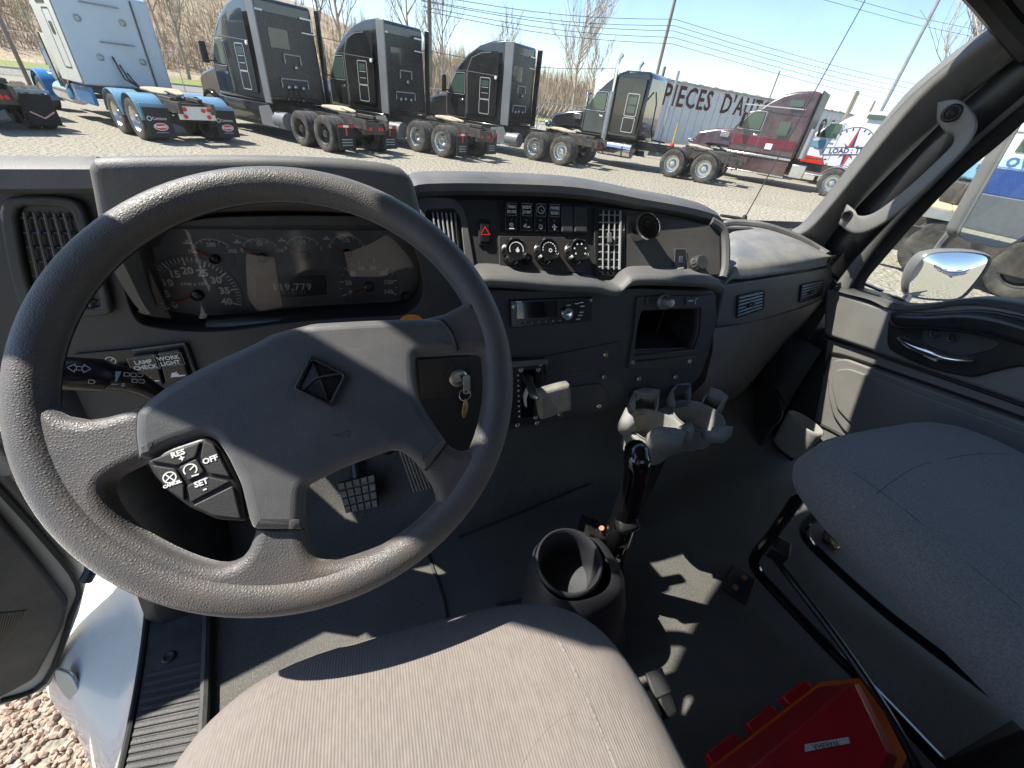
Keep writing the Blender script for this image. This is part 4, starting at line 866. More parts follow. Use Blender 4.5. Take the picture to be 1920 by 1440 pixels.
L2 = smooth([tuple(p)+(r_,) for p, r_ in zip(lvp, lr)], 5, False)
mb = MB(); mb.tube([V(q[:3]) for q in L2], [q[3] for q in L2], 16); mb.build('lever_grip', M_gloss, sc_, sharp=60)
mb = MB(); c = at(1170,972,'y',.405); mb.box(c+V((.008,-.004,-.012)), (.048,.04,.035), Matrix.Rotation(R(20),3,'X') @ Matrix.Rotation(R(-15),3,'Y')); mb.build('lever_collar', M_satin, sc_, bevel=.012, seg=4)
mb = MB(); mb.tube([at(1128,990,'y',.43), at(1136,1015,'y',.43)], .006, 8); mb.build('bracket', MATS['rusty_bolt'], sc_)
# stand-alone cup organiser
og = thing('cup_organizer', 'light grey plastic double cup holder with tall lugs in front of the dash', 'cup holder', at(1260,850,'z',1.1))
M_org = mat('dusty_grey_plastic', (.24,.238,.228), .65, bump=.3, bscale=500, var=.15, vscale=40, dust=.2)
ZO = 1.525
c1 = at(1226,800,'z',ZO); c2 = at(1308,781,'z',ZO); ux = (c2-c1); sep = ux.length; ux.normalize(); uy = V((-ux.y,ux.x,0))
PO = Plane(c1, ux, uy)
ro = sep*.43
outl = [(a*.88 if a < .07 else a, b*.88) for a, b in [(-.075,-.03),(-.06,-.066),(-.012,-.075),(sep*.5-.01,-.052),(sep*.5+.02,-.052),(sep-.02,-.062),(sep+.05,-.05),(sep+.07,-.015),(sep+.068,.03),(sep+.045,.062),(sep*.5+.02,.062),(sep*.5-.02,.060),(-.02,.068),(-.06,.05),(-.078,.01)]]
plate('deck', [roundpoly(outl, .012), circ(0,0,ro,32), circ(sep,0,ro,32)], PO, -.008, 0, M_org, og, bevel=.002)
for cx_ in (0, sep):
    mb = MB(); mb.lathe([(ro+.004,.004),(ro+.001,.004),(ro-.001,-.01),(ro-.006,-.060),(0,-.062)], PO.M @ Matrix.Translation((cx_,0,0)), 36); mb.f = [f_ for f_ in mb.f if len(f_) <= 4]; mb.build('cup', M_org, og, sharp=60)
def turret(cx_, ang, half, h, out=.026, cap=False):
    """thin-walled lug standing on the deck, open towards the cup"""
    M_ = PO.M @ Matrix.Translation((cx_,0,0)); mb = MB(); R0_, R1_ = ro+.001, ro+out
    def P_(r, a, z): return M_ @ V((r*math.cos(R(a)), r*math.sin(R(a)), z))
    plan = [(R0_, ang-half), (R1_, ang-half*.8), (R1_+.003, ang), (R1_, ang+half*.8), (R0_, ang+half)]
    lo = [P_(r, a, -.008) for r, a in plan]; hi = [P_(r-.006*(r > R0_+.01), a, h*(.35 if i in (0,4) else 1)) for i, (r, a) in enumerate(plan)]
    mb.grid([lo, hi]); k = mb.build('lug', M_org, og, sharp=25, solid=.004)
    if cap: mb = MB(); q = [P_(r-.006*(r > R0_+.01), a, h-.001) for r, a in plan[1:4]] + [P_(R0_+.002, ang+half*.5, h-.001), P_(R0_+.002, ang-half*.5, h-.001)]; mb.add(q, [(0,1,2,3,4)]); mb.build('lug_top', M_org, k, solid=.003)
for a_, h_, hf, cp in ((168,.046,16,0),(246,.050,34,1),(78,.052,32,1),(318,.026,20,1)): turret(0, a_, hf, h_, cap=cp)
for a_, h_, hf, cp in ((100,.046,34,0),(18,.046,22,0),(268,.020,34,1)): turret(sep, a_, hf, h_, cap=cp)
sk_ = MB(); so_ = roundpoly([(p[0]*.96+.004, p[1]*.93) for p in outl], .012)
sk_.rings([[PO.w(a, b, -.01) for a, b in so_], [PO.w(a*.96, b*.9, -.065) for a, b in so_]], True, False); sk_.build('skirt', M_org, og)
mb = MB(); mb.box(PO.w(sep/2,.02,-.24), (.05,.05,.37), PO.M.to_3x3()); mb.build('stand', M_black, og, bevel=.01)
# pedals
PPd = Plane(at(670,925,'y',.78), (1,-.10,.10), (0,.55,.83))
bp = thing('brake_pedal', 'worn grey brake pedal with a square tread pattern', 'pedal', at(670,930,'z',1.1))
c4 = PPd.ps([(632,906),(703,888),(710,950),(648,963)])
plate('pedal_plate', roundpoly(c4, .008), PPd, -.012, 0, M_black, bp, bevel=.003)
M_ped = mat('worn_pedal_rubber', (.21,.185,.15), .8, bump=.4, bscale=300, var=.35, vscale=60)
for i in range(5):
    for j in range(4):
        q = []
        for di, dj in ((.1,.1),(.9,.1),(.9,.9),(.1,.9)):
            u_, v_ = (i+di)/5, (j+dj)/4
            q.append(tuple(V(c4[0]).lerp(V(c4[1]), u_).lerp(V(c4[3]).lerp(V(c4[2]), u_), v_)))
        plate('tread_block', q, PPd, 0, .005, M_ped, bp, bevel=.001, res=1)
mb = MB(); mb.tube([PPd.w(0,.02,-.015), V((-.1,.92,1.34)), V((-.1,.98,1.5))], .012, 8); mb.build('pedal_arm', M_black, bp)
ap = thing('accelerator_pedal', 'ribbed grey accelerator pedal right of the brake pedal', 'pedal', at(780,930,'z',1.1))
PAc = Plane(at(778,890,'y',.755), (1,-.12,.18), (0,.45,.89)); c4 = PAc.ps([(748,846),(782,842),(810,914),(774,922)])
plate('pedal_plate', roundpoly(c4, .006), PAc, -.012, 0, M_black, ap, bevel=.002)
for i in range(6):
    a, b = V(c4[0]).lerp(V(c4[1]), (i+.5)/6), V(c4[3]).lerp(V(c4[2]), (i+.5)/6); mb = MB(); mb.tube([PAc.w(*a, .001), PAc.w(*b, .001)], .0035, 6); mb.build('rib', M_ped, ap)
for pts in ([(860,1008),(960,968),(1080,918),(1180,876),(1260,842)], [(930,1135),(985,1125),(1010,1098),(1040,1080)], [(800,1035),(830,1120),(838,1180)]):
    mb = MB(); mb.tube([at(x, y, 'z', ZF+.002) for x, y in smooth(pts, 4, False)], .005, 6, flat=.5); o = mb.build('mat_edge', M_mat2, bpy.data.objects['cab_floor'])
# red plastic case
rc = thing('red_case', 'red plastic case with an orange gasket and a paper label on the floor', 'case', at(1520,1400,'z',1.1))
M_redp = mat('red_plastic', (.46,.012,.016), .4, bump=.15, bscale=300, var=.1, vscale=12)
def ring(px, z): return [at(x, y, 'z', z) for x, y in px]
lidb = [(1334,1441),(1532,1288),(1612,1280),(1684,1422),(1640,1510),(1280,1510)]; lidt = [(1402,1441),(1588,1286),(1603,1282),(1667,1414),(1625,1490),(1345,1490)]
mb = MB(); mb.rings([ring(lidb,1.18)[::-1], ring(lidt,1.255)[::-1]], True, True); mb.build('lid', M_redp, rc, bevel=.004, seg=3)
mb = MB(); bb = ring(lidb,1.165); cen = sum(bb, V())/len(bb); mb.rings([[cen+(p-cen)*1.05+V((0,0,-.006)) for p in bb][::-1], [cen+(p-cen)*1.045+V((0,0,.014)) for p in bb][::-1]]); mb.build('gasket', mat('orange_rubber', (.80,.15,.015), .5, var=.06), rc)
mb = MB(); bb2 = [cen+(p-cen)*1.09 for p in bb]; mb.rings([[V((cen.x+(p.x-cen.x)*.95, cen.y+(p.y-cen.y)*.95, 1.108)) for p in bb2][::-1], [V((p.x,p.y,1.158)) for p in bb2][::-1]]); mb.build('base', M_redp, rc, bevel=.003)
e0, e1 = bb2[0], bb2[1]; ed = (e1-e0).normalized(); en = V((-ed.y, ed.x, 0))
for t in (.18, .50, .82): mb = MB(); mb.box(e0.lerp(e1, t)+en*.004+V((0,0,-.006)), (.075,.022,.022), Matrix(((ed.x,en.x,0),(ed.y,en.y,0),(0,0,1)))); mb.build('latch', M_redp, rc, bevel=.003)
lt_ = ring(lidt,1.255); nrm = (lt_[3]-lt_[2]).cross(lt_[0]-lt_[2]).normalized(); nrm = nrm if nrm.z > 0 else -nrm
PLb = Plane(at(1552,1398,'z',1.2562), at(1592,1388,'z',1.2562)-at(1508,1402,'z',1.2562), V((0,1,0)))
lb = plate('paper_label', PLb.ps([(1508,1396),(1590,1382),(1593,1394),(1509,1410)]), PLb, .0005, .001, mat('paper_tape', (.62,.60,.54), .8, var=.1), rc)
p = PLb.p(1548,1397); text('lettering', 'WARBHA', PLb, p[0], p[1], .011, M_dark, lb, .0012, rot=180, sx=1.1)

# ================================================================== PASSENGER DOOR
pd = thing('passenger_door', 'grey trimmed passenger door with a chrome inner handle', 'door', (1.38,.3,1.1))
PD = Plane((1.37,0,1.5), (0,-1,0), (0,0,1))
dout = PD.ps([(1556,541),(1600,553),(1650,571),(1692,580),(1745,576),(1810,568),(1870,570),(1990,596),(2300,700),(2300,1300),(1780,1040),(1640,960),(1500,905),(1512,860),(1540,720),(1552,620)])
plate('panel', roundpoly(dout, .01), PD, -.05, 0, M_door, pd, bevel=.006)
up_ = PD.ps([(1556,541),(1600,553),(1650,571),(1692,580),(1745,576),(1810,568),(1870,570),(1990,596),(2200,660),(2200,860),(1920,752),(1800,711),(1650,659),(1552,626)])
plate('upper_panel', roundpoly(up_, .012), PD, 0, .022, M_door, pd, bevel=.010, res=4)
lowp = PD.ps([(1556,700),(1566,674),(1590,672),(1700,712),(1920,790),(2200,890),(2200,1100),(1900,1000),(1640,850),(1585,806),(1566,778),(1556,740)])
plate('lower_panel', roundpoly(lowp, .015), PD, 0, .012, M_door, pd, bevel=.006, res=3)
lowi = PD.ps([(1566,720),(1575,692),(1600,690),(1700,726),(1920,806),(2200,905),(2200,1080),(1900,975),(1650,830),(1600,790),(1577,765)])
plate('inset_panel', roundpoly(lowi, .012), PD, .010, .020, M_door, pd, bevel=.004, res=3)
for i, pts in enumerate(([(1551,632),(1650,666),(1800,718),(1920,760),(2150,845)], [(1545,700),(1556,672),(1575,664),(1700,706),(1920,784),(2150,868)], [(1530,792),(1560,806),(1600,828)])):
    mb = MB(); mb.tube([PD.w(*PD.p(x, y), .003) for x, y in smooth(pts, 4, False)], .0045, 6); mb.build('groove', M_black, pd)
# window sill cap
sill = [(1575,537),(1610,546),(1650,556),(1690,573),(1745,572),(1810,563),(1870,564),(1990,590),(2300,690)]
mb = MB(); rr = [at(x, y, 'x', XR) for x, y in smooth(sill, 3, False)]
mb.rings([[p+V((-.03,0,-.010)) for p in rr], [p+V((-.02,0,.002)) for p in rr], [p+V((.03,0,.008)) for p in rr], [p+V((.055,0,-.02)) for p in rr]], False, False); mb.build('sill', M_dark, pd, sharp=60)
for x, y, s in ((1632,546,.055),(1680,567,.03)):
    c = at(x, y, 'x', XR-.005); mb = MB(); mb.box(c+V((0,0,.012)), (.016,s,.006)); mb.build('sill_clip', M_satin, pd, bevel=.002)
# handle pocket
poc = PD.ps([(1677,612),(1680,592),(1690,584),(1753,585),(1820,580),(1880,582),(1990,606),(2100,640),(2100,760),(1960,690),(1900,690),(1850,703),(1820,704),(1753,688),(1690,660),(1676,645)])
plate('pocket_bezel', smooth(poc, 2), PD, .020, .030, M_black, pd, bevel=.006)
arm_ = PD.ps([(1692,588),(1760,588),(1830,584),(1900,592),(2000,620),(2100,655),(2100,700),(1990,662),(1900,634),(1830,622),(1760,616),(1700,612)])
plate('armrest', smooth(arm_, 3), PD, .026, .055, M_satin, pd, bevel=.013, res=4)
inn_ = PD.ps([(1745,613),(1800,614),(1850,628),(1893,640),(1880,652),(1850,660),(1815,668),(1760,650),(1742,634)])
plate('handle_cup', roundpoly(inn_, .006), PD, .029, .032, M_dark, pd, bevel=.001)
for x, y in ((1768,624),(1801,632)): mb = MB(); mb.lathe([(.012,0),(.012,.003),(.010,.004),(.006,.003),(.005,.0),(0,0)], PD.M @ Matrix.Translation((*PD.p(x,y),.032)), 18); mb.build('cap_screw', M_black, pd)
ch = [(1701,632),(1730,646),(1768,659),(1805,670),(1842,674)]
rr = [V(q) for q in smooth([tuple(PD.w(*PD.p(x, y), h)) for (x, y), h in zip(ch, (.030,.044,.048,.044,.034))], 4, False)]
mb = MB(); mb.tube(rr, [.008+.009*math.sin(math.pi*i/(len(rr)-1)) for i in range(len(rr))], 12, flat=.6); hn_ = mb.build('door_handle', M_chrome, pd, sharp=60)
mb = MB(); mb.box(PD.w(*PD.p(1767,667), .046), (.008,.030,.008)); mb.build('handle_insert', M_white, hn_, bevel=.001)
# window frame seal, mirror triangle and glass
def xpath(pts, X): return [at(x, y, 'x', X) for x, y in smooth(pts, 4, False)]
wf = [(1604,545),(1612,520),(1640,485),(1700,415),(1780,330),(1860,262),(1945,185),(2100,60)]
mb = MB(); mb.tube(xpath(wf, XR+.02), .020, 8); mb.build('window_seal', M_rubber, pd)
q0, q1 = [(1562,512),(1590,478),(1660,402),(1740,322),(1830,232),(1960,118)], [(1592,552),(1612,512),(1676,428),(1756,345),(1842,262),(1975,150)]
mb = MB(); mb.grid([xpath(q0, XR-.005), xpath(q1, XR+.0)]); mb.build('frame_trim', M_door, pd, solid=.02)
gp0 = [(1532,482),(1560,446),(1622,378),(1704,296),(1794,208),(1930,92)]
mb = MB(); mb.grid([xpath(gp0, 1.345), xpath([(x+44,y+44) for x, y in gp0], 1.365)]); mb.build('frame_gap', M_black, pd, solid=.02)
gl = [at(x, y, 'x', XR+.025) for x, y in ((1600,545),(1700,420),(1800,318),(1945,190))] + [V((XR+.025,-.3,2.3)), V((XR+.025,-.3,1.8)), at(1900,575,'x',XR+.025), at(1745,580,'x',XR+.025)]
mb = MB(); mb.add(gl, [tuple(range(len(gl)))]); mb.build('window_glass', M_sideg, pd, 0)
mb = MB(); mb.box((XR+.02,-.3,2.1), (.05,.06,.7)); mb.build('rear_frame', M_black, pd)
# kick panel and little side pocket
kp = MB(); kp.grid([[V((1.335,y,z)) for z in (1.10,1.25,1.4,1.54)] for y in (.76,.82,.9,1.1)]); kpo = kp.build('kick_panel', M_dark, dash, solid=.02)
PKk = Plane((1.334,0,1.4), (0,-1,0), (0,0,1)); mb = MB(); c = PKk.p(1430,760); mb.lathe([(.085,0),(.085,.006),(.078,.008),(.074,.004),(0,.003)], PKk.M @ Matrix.Translation((c[0],c[1],0)), 32); mb.build('speaker_cover', M_black, dash)
sp = thing('side_pocket', 'small cup-shaped pocket at the front foot of the passenger door', 'pocket', at(1520,830,'x',1.3))
cpk = at(1510,792,'x',1.305); mb = MB(); mb.lathe([(.040,-.12),(.046,-.01),(.047,.0),(.044,.003),(.041,0),(.038,-.10),(0,-.11)], Matrix.Translation(cpk) @ Matrix.Scale(1.35,4,V((0,1,0))) @ Matrix.Scale(.7,4,V((1,0,0))), 28); mb.build('pocket_body', mat('sunlit_grey_plastic', (.30,.29,.26), .6, var=.1, bump=.2, bscale=600), sp, sharp=60)  # sunlight on the pocket is put into this paler plastic colour

# ================================================================== DRIVER SIDE SILL AND OPEN DOOR
sl_ = thing('door_sill', 'ribbed black sill plate at the open driver door', 'sill', (-.45,.4,1.1))
PF = Plane((0,0,ZF+.004), (1,0,0), (0,1,0))
so2 = PF.ps([(228,1470),(246,1380),(262,1290),(276,1200),(282,1130),(290,1060),(350,1040),(394,1100),(394,1200),(390,1300),(384,1400),(378,1470)])
plate('sill_plate', roundpoly(so2, .006), PF, 0, .008, M_mat2, sl_, bevel=.003)
mb = MB(); mb.tube([PF.w(*PF.p(x, y), .008) for x, y in smooth([(226,1470),(246,1375),(262,1285),(274,1200),(279,1130),(270,1070)], 4, False)], .006, 8); mb.build('rubber_edge', M_rubber, sl_)
for i in range(13):
    y = 1262+15.5*i; a = PF.p(278-.24*(y-1262)*.9, y+9); b = PF.p(380-.02*(y-1262), y-16)
    mb = MB(); mb.tube([PF.w(*a, .008), PF.w(*b, .008)], .0055, 8, flat=.7); mb.build('rib', M_mat2, sl_)
mb = MB(); mb.tube([PF.w(*PF.p(x, y), .012) for x, y in ((392,1080),(392,1200),(388,1320),(380,1470))], .009, 8); mb.build('sill_bead', M_mat2, sl_)
mb = MB(); mb.lathe([(.012,0),(.012,.003),(.009,.005),(.005,.004),(0,.003)], PF.M @ Matrix.Translation((*PF.p(320,1236),.008)), 16); mb.build('screw', M_black, sl_)
# lower trim rising to the pillar (kick trim)
PKl = Plane((-.47,0,1.3), (0,1,0), (0,0,1))
kt = MB(); rows = []
for z, dy, x0, x1 in ((1.105,.0,-.53,-.40), (1.2,.03,-.53,-.42), (1.35,.05,-.54,-.44), (1.5,.05,-.54,-.44), (1.7,.05,-.54,-.44)):
    rows.append([V((x0,.60+dy,z)), V((x0+.03,.585+dy,z)), V((x1-.02,.60+dy,z)), V((x1,.63+dy,z)), V((x1,.9,z))])
kt.grid(rows); kto = kt.build('kick_trim', M_mat2, sl_, sharp=50, solid=.015)
kn = MB(); kn.grid([[V((x,.70,1.75)), V((x,.69,1.6)), V((x,.70,1.45)), V((x,.80,1.38))] for x in (-.50,-.40,-.26)]); kn.build('knee_panel', M_grey, dash, solid=.02)
kn = MB(); kn.grid([[V((x,.69,1.76)), V((x,.70,1.68)), V((x,.74,1.60))] for x in (-.26,-.10,.10,.22)]); kn.build('knee_panel', M_black, dash, solid=.02)
# painted body under the door opening
bd = thing('white_body_side', 'white painted door jamb and step skirt below the open driver door', 'body panel', (-.62,.5,.9))
r1 = ring([(226,1480),(246,1375),(262,1285),(273,1200),(277,1130),(262,1070),(215,1025)], 1.092)
r2 = [p+V((-.05,0,-.10)) for p in r1]
r3 = ring([(205,1500),(190,1425),(165,1370),(140,1310),(125,1240),(140,1150),(165,1080)], .92)
r4 = ring([(200,1520),(150,1390),(104,1325),(82,1275),(92,1200),(120,1120),(150,1060)], .72)
mb = MB(); mb.grid([[V(q) for q in smooth([tuple(p) for p in r_], 3, False)] for r_ in (r1, r2, r3, r4)]); mb.build('step_skirt', M_paint, bd, sharp=0, subsurf=2).data.shade_smooth()
mb = MB(); mb.box((-.66,.93,1.05), (.16,.10,1.0)); mb.build('hinge_jamb', M_paint, bd, bevel=.03, seg=4)
PSt = Plane(at(150,1275,'z',.88), at(170,1310,'z',.86)-at(125,1245,'z',.90), V((.6,0,.8)))
PSt = PSt if PSt.n.dot(CAM-PSt.o) > 0 else Plane(PSt.o, PSt.u, -PSt.v)
plate('step_pocket', smooth(PSt.ps([(124,1244),(150,1252),(164,1275),(176,1312),(150,1300),(130,1275)]), 3), PSt, .012, .020, M_galv, bd, bevel=.003)
mb = MB(); mb.tube([V(q) for q in smooth([tuple(at(*q,'z',z)) for q, z in (((160,1090),1.12),((172,1064),1.14),((168,1040),1.16))], 4, False)], .012, 8); mb.build('door_check', M_black, bd)
ddr = thing('driver_door', 'opened driver door with grey frame and black ribbed speaker panel', 'door', (-.64,.80,.9))
ag = R(65); dd = V((-math.sin(ag), -math.cos(ag), 0)); PDd = Plane((-.62,.80,1.0), dd*-1, (0,0,1))
PDd = PDd if PDd.n.dot(CAM-PDd.o) > 0 else Plane(PDd.o, dd, (0,0,1))
ob = PDd.ps([(-40,835),(0,878),(90,985),(166,1085),(150,1150),(94,1292),(0,1328),(-300,1420),(-600,1000),(-300,600)])
plate('door_shell', roundpoly(ob, .02), PDd, -.06, 0, mat('door_frame_grey', (.33,.33,.31), .5, var=.05, bump=.15, bscale=700), ddr, bevel=.012)
mb = MB(); mb.tube([PDd.w(*PDd.p(x, y), .004) for x, y in smooth([(-40,870),(0,915),(80,1005),(146,1092),(134,1150),(84,1276),(0,1312)], 4, False)], .006, 6); mb.build('door_seal', M_rubber, ddr)
sg_ = 1 if PDd.u.dot(dd) > 0 else -1
plate('door_sun_block', [(sg_*.06,.42),(sg_*.85,.42),(sg_*.85,.80),(sg_*.45,.86),(sg_*.12,.98),(sg_*.05,.90)], PDd, -.055, -.002, MATS['door_frame_grey'], ddr, bevel=.01)  # unseen plate added to keep sun off the floor beside the seat
ib = PDd.ps([(-40,915),(0,958),(60,1030),(128,1118),(118,1165),(66,1262),(0,1298),(-250,1380),(-450,1000)])
plate('door_card', roundpoly(ib, .015), PDd, 0, .018, M_mat2, ddr, bevel=.008, res=3)
for i in range(18):
    x0, y0 = -40+5.2*i, 1140-.5*i; a = PDd.p(x0, y0-2*i*.0); b = PDd.p(x0-24, y0+150-6*i)
    mb = MB(); mb.tube([PDd.w(*a, .018), PDd.w(*b, .018)], .0022, 5); mb.build('speaker_rib', M_black, ddr)
mb = MB(); mb.lathe([(.008,0),(.008,.003),(.005,.004),(0,.002)], PDd.M @ Matrix.Translation((*PDd.p(57,1265),.004)), 12); mb.build('screw', M_black, ddr)
# ================================================================== GROUND, ROAD, HILL
M_grav = mat('gravel_ground', (.145,.130,.099), .95, col2=(.42,.380,.292), vscale=11, detail=15, bump=1.0, bscale=9, bdist=.12, dust=.55, dscale=.55, dcol=(.25,.22,.17))
g = MB(); GX = [-400,-120,-60,-30,-16,-8,-4,0,4,8,16,30,60,120,400]; g.grid([[V((x, y, 0)) for x in GX] for y in (-400,-100,-40,-12,-4,0,4,10,16,24,36,60,120,400)][::1])
struct(g.build('ground', M_grav, sharp=0))
M_asph = mat('asphalt', (.16,.155,.15), .9, var=.2, vscale=3, bump=.5, bscale=60, dust=.3, dscale=.8)
rd_ = MB(); rd_.grid([[V((-60,39,.02)), V((-60,48,.02))], [V((-30,41,.02)), V((-30,50,.02))], [V((0,46,.02)), V((0,56,.02))], [V((40,54,.02)), V((40,64,.02))]]); struct(rd_.build('road', M_asph))
kb_ = MB(); kb_.grid([[V((-60,48.2,0)), V((-60,48.2,.15)), V((-60,48.6,.15))], [V((-30,50.2,0)), V((-30,50.2,.15)), V((-30,50.6,.15))], [V((0,56.2,0)), V((0,56.2,.15)), V((0,56.6,.15))], [V((40,64.2,0)), V((40,64.2,.15)), V((40,64.6,.15))]]); struct(kb_.build('kerb', mat('concrete', (.42,.40,.36), .9, var=.15, vscale=2, bump=.3, bscale=40)))
M_verge = mat('green_verge', (.13,.17,.03), .95, col2=(.24,.25,.07), vscale=2.5, detail=10, bump=1, bscale=14, bdist=.05)
M_hill = mat('leaf_litter_slope', (.25,.19,.12), .95, col2=(.44,.36,.25), vscale=1.4, detail=12, bump=1, bscale=5, bdist=.15)
def hillz(x, y):
    d = y-(53+.13*(x+30)); t = max(0, min(1, (d-8)/34)); left = max(0, min(1, (14-x)/45)); rgt = max(0, min(1, (75-x)/40))
    h = (1.2+6.0*rgt+8.0*left)*(t*t*(3-2*t))
    return h + (.35*math.sin(x*.31+y*.17)+.25*math.sin(x*.83-y*.41))*t
vg = MB(); vg.grid([[V((x, 51.5+.13*(x+30)*1.0+d, .10+.02*d)) for d in (-.6,2,5,8.5)] for x in (-70,-50,-30,-10,10,45)]); struct(vg.build('grass_verge', M_verge))
hl = MB(); hl.grid([[V((x, y, hillz(x, y)+.05)) for y in [56+.13*(x+30)+2.2*k for k in range(26)]] for x in range(-110, 130, 3)]); struct(hl.build('hill', M_hill, sharp=0)).data.shade_smooth()

# grass blades on the verge and dry brush on the slope (nobody could count these)
rnd = random.Random(5)
M_dry = mat('dry_brush', (.29,.215,.145), .9, col2=(.47,.385,.29), vscale=.6)
bs = MB(); vs_, fs_ = [], []
def blade(p, h, w, lean, a):
    d = V((math.cos(a), math.sin(a), 0)); n = V((-d.y, d.x, 0))*w; o_ = len(vs_)
    vs_.extend([p-n, p+n, p+d*lean*.4+V((0,0,h*.6))+n*.6, p+d*lean*.4+V((0,0,h*.6))-n*.6, p+d*lean+V((0,0,h))]); fs_.extend([(o_,o_+1,o_+2,o_+3), (o_+3,o_+2,o_+4)])
for k in range(34000):
    x = rnd.uniform(-75, 110); y = 58+.13*(x+30)+abs(rnd.gauss(0, 1))*13
    if x < -8 and y < 66+.13*(x+30): continue
    dens = 1.0 if x > 0 else .5
    if rnd.random() > dens: continue
    p = V((x, y, hillz(x, y))); hgt = rnd.uniform(1.4, 4.2)*(1.15 if x > 0 else .7)
    for q in range(3): blade(p+V((rnd.uniform(-.5,.5), rnd.uniform(-.5,.5), 0)), hgt*rnd.uniform(.5,1), .045, rnd.uniform(.1,1.2), rnd.uniform(0, 6.28))
bs.v = vs_; bs.f = fs_; o = bs.build('brush', M_dry, sharp=0); o['kind'] = 'stuff'; tag(o, 'dense dry reddish brush covering the slope behind the trucks', 'brush')

# gravel stones beside the open door
M_st = mat('brown_stones', (.30,.21,.15), .85, col2=(.50,.38,.29), vscale=30, bump=.3, bscale=200)
sv, sf = [], []
ico = [(0,0,1),(.89,0,.45),(.28,.85,.45),(-.72,.53,.45),(-.72,-.53,.45),(.28,-.85,.45),(.72,.53,-.45),(-.28,.85,-.45),(-.89,0,-.45),(-.28,-.85,-.45),(.72,-.53,-.45),(0,0,-1)]
icf = [(0,1,2),(0,2,3),(0,3,4),(0,4,5),(0,5,1),(1,6,2),(2,7,3),(3,8,4),(4,9,5),(5,10,1),(2,6,7),(3,7,8),(4,8,9),(5,9,10),(1,10,6),(11,7,6),(11,8,7),(11,9,8),(11,10,9),(11,6,10)]
for k in range(9000):
    x, y = rnd.uniform(-2.3,-.75), rnd.uniform(.2,1.9); s = rnd.uniform(.007,.019); o_ = len(sv); q = Quaternion((rnd.gauss(0,1),rnd.gauss(0,1),rnd.gauss(0,1),rnd.gauss(0,1))); q.normalize()
    sc3 = (rnd.uniform(.7,1.3), rnd.uniform(.7,1.3), rnd.uniform(.5,.9))
    for v_ in ico: w_ = q @ V((v_[0]*s*sc3[0]*rnd.uniform(.85,1.1), v_[1]*s*sc3[1], v_[2]*s*sc3[2])); sv.append(V((x,y,s*.35))+w_)
    sf.extend(tuple(i+o_ for i in f_) for f_ in icf)
gs = MB(); gs.v = sv; gs.f = sf; o = gs.build('gravel', M_st, sharp=0); o['kind'] = 'stuff'; tag(o, 'loose brown gravel on the ground beside the open driver door', 'gravel')

# ================================================================== TREES, POLES, WIRES
M_bark = mat('pale_bare_bark', (.40,.33,.26), .9, var=.3, vscale=5); M_bark2 = mat('grey_bare_bark', (.30,.25,.20), .9, var=.25, vscale=4)
def bare_tree(label, x, y, h, seed, m=None, spread=.55, lean=0.0, n0=9):
    r_ = random.Random(seed); z = hillz(x, y); t = thing('bare_tree', label, 'tree', (x,y,z), 'bare trees behind the lot'); tr = MB(); br = MB()
    base = V((x,y,z-.2)); tip = V((x+lean*h, y, z+h)); N_ = 7
    trunk = [base.lerp(tip, k/N_)+V((r_.uniform(-.03,.03)*h*.3, r_.uniform(-.03,.03)*h*.3, 0))*(k > 0) for k in range(N_+1)]
    tr.tube(trunk, [max(.02, h*.016*(1-k/N_*.9)) for k in range(N_+1)], 7); tr.build('trunk', m or M_bark, t)
    def grow(p, d, L, rad, lev):
        pts = [p]; q = p; dd_ = d.copy()
        for s in range(3):
            dd_ = (dd_+V((r_.uniform(-.22,.22), r_.uniform(-.22,.22), .12))).normalized(); q = q+dd_*L/3; pts.append(q)
        br.tube(pts, [max(.012, rad*(1-.28*s)) for s in range(4)], 4 if lev > 0 else 5, caps=False)
        if lev < 3:
            for s in range(4 if lev < 2 else 3):
                a = pts[1+s % 3]; nd = (dd_+V((r_.uniform(-1,1), r_.uniform(-1,1), r_.uniform(-.1,.8)))*.75).normalized(); grow(a, nd, L*r_.uniform(.45,.7), rad*.5, lev+1)
    for k in range(n0):
        f_ = .28+.68*k/n0; a = r_.uniform(0,6.28); i0 = min(N_-1, int(f_*N_)); p = trunk[i0].lerp(trunk[i0+1], f_*N_-i0)
        grow(p, V((math.cos(a)*spread, math.sin(a)*spread, .75)).normalized(), h*(.42-.2*f_), h*.007, 0)
    br.build('crown', m or M_bark, t, sharp=0); return t
def ground_at(x, y, Yd): p = at(x, y, 'y', Yd); return p
TR = [(330,60,62,11,'slender bare tree on the slope right of the white sleeper',.4), (300,70,70,12,'bare tree behind the blue truck cab',.5), (635,60,70,17,'tall multi-stemmed bare tree between the first two black trucks',.35), (600,60,74,15,'tall bare tree rising behind the first black sleeper',.3),
      (765,60,72,15,'bare tree just left of the wooden utility pole',.5), (830,100,70,12,'small bare tree right of the wooden utility pole',.6), (950,100,66,9,'pale bare tree above the third black truck',.5),
      (1085,120,60,12.5,'wide bushy bare tree left of the white trailer',.95), (1120,120,62,8.5,'bare tree touching the wires beside the white trailer',.7), (1760,230,22,9.5,'bare tree beyond the compass truck',.6), (1800,200,19,11.5,'pale bare tree beside the windshield pillar',.55), (35,0,60,8,'bare sapling on the slope above the far-left truck',.4), (190,0,66,10,'bare tree hidden behind the white sleeper roof',.4)]
for i, (x, y, Yd, h, lab, sp_) in enumerate(TR):
    p = at(x, y, 'y', Yd); bare_tree(lab, p.x, Yd, h, 100+i, M_bark if i % 3 else M_bark2, sp_, n0=17 if i in (7,9,10) else 11 if i == 8 else 9)
M_wood = mat('weathered_wood_pole', (.22,.18,.14), .9, var=.25, vscale=3, stretch=(1,1,.1), bump=.4, bscale=40)
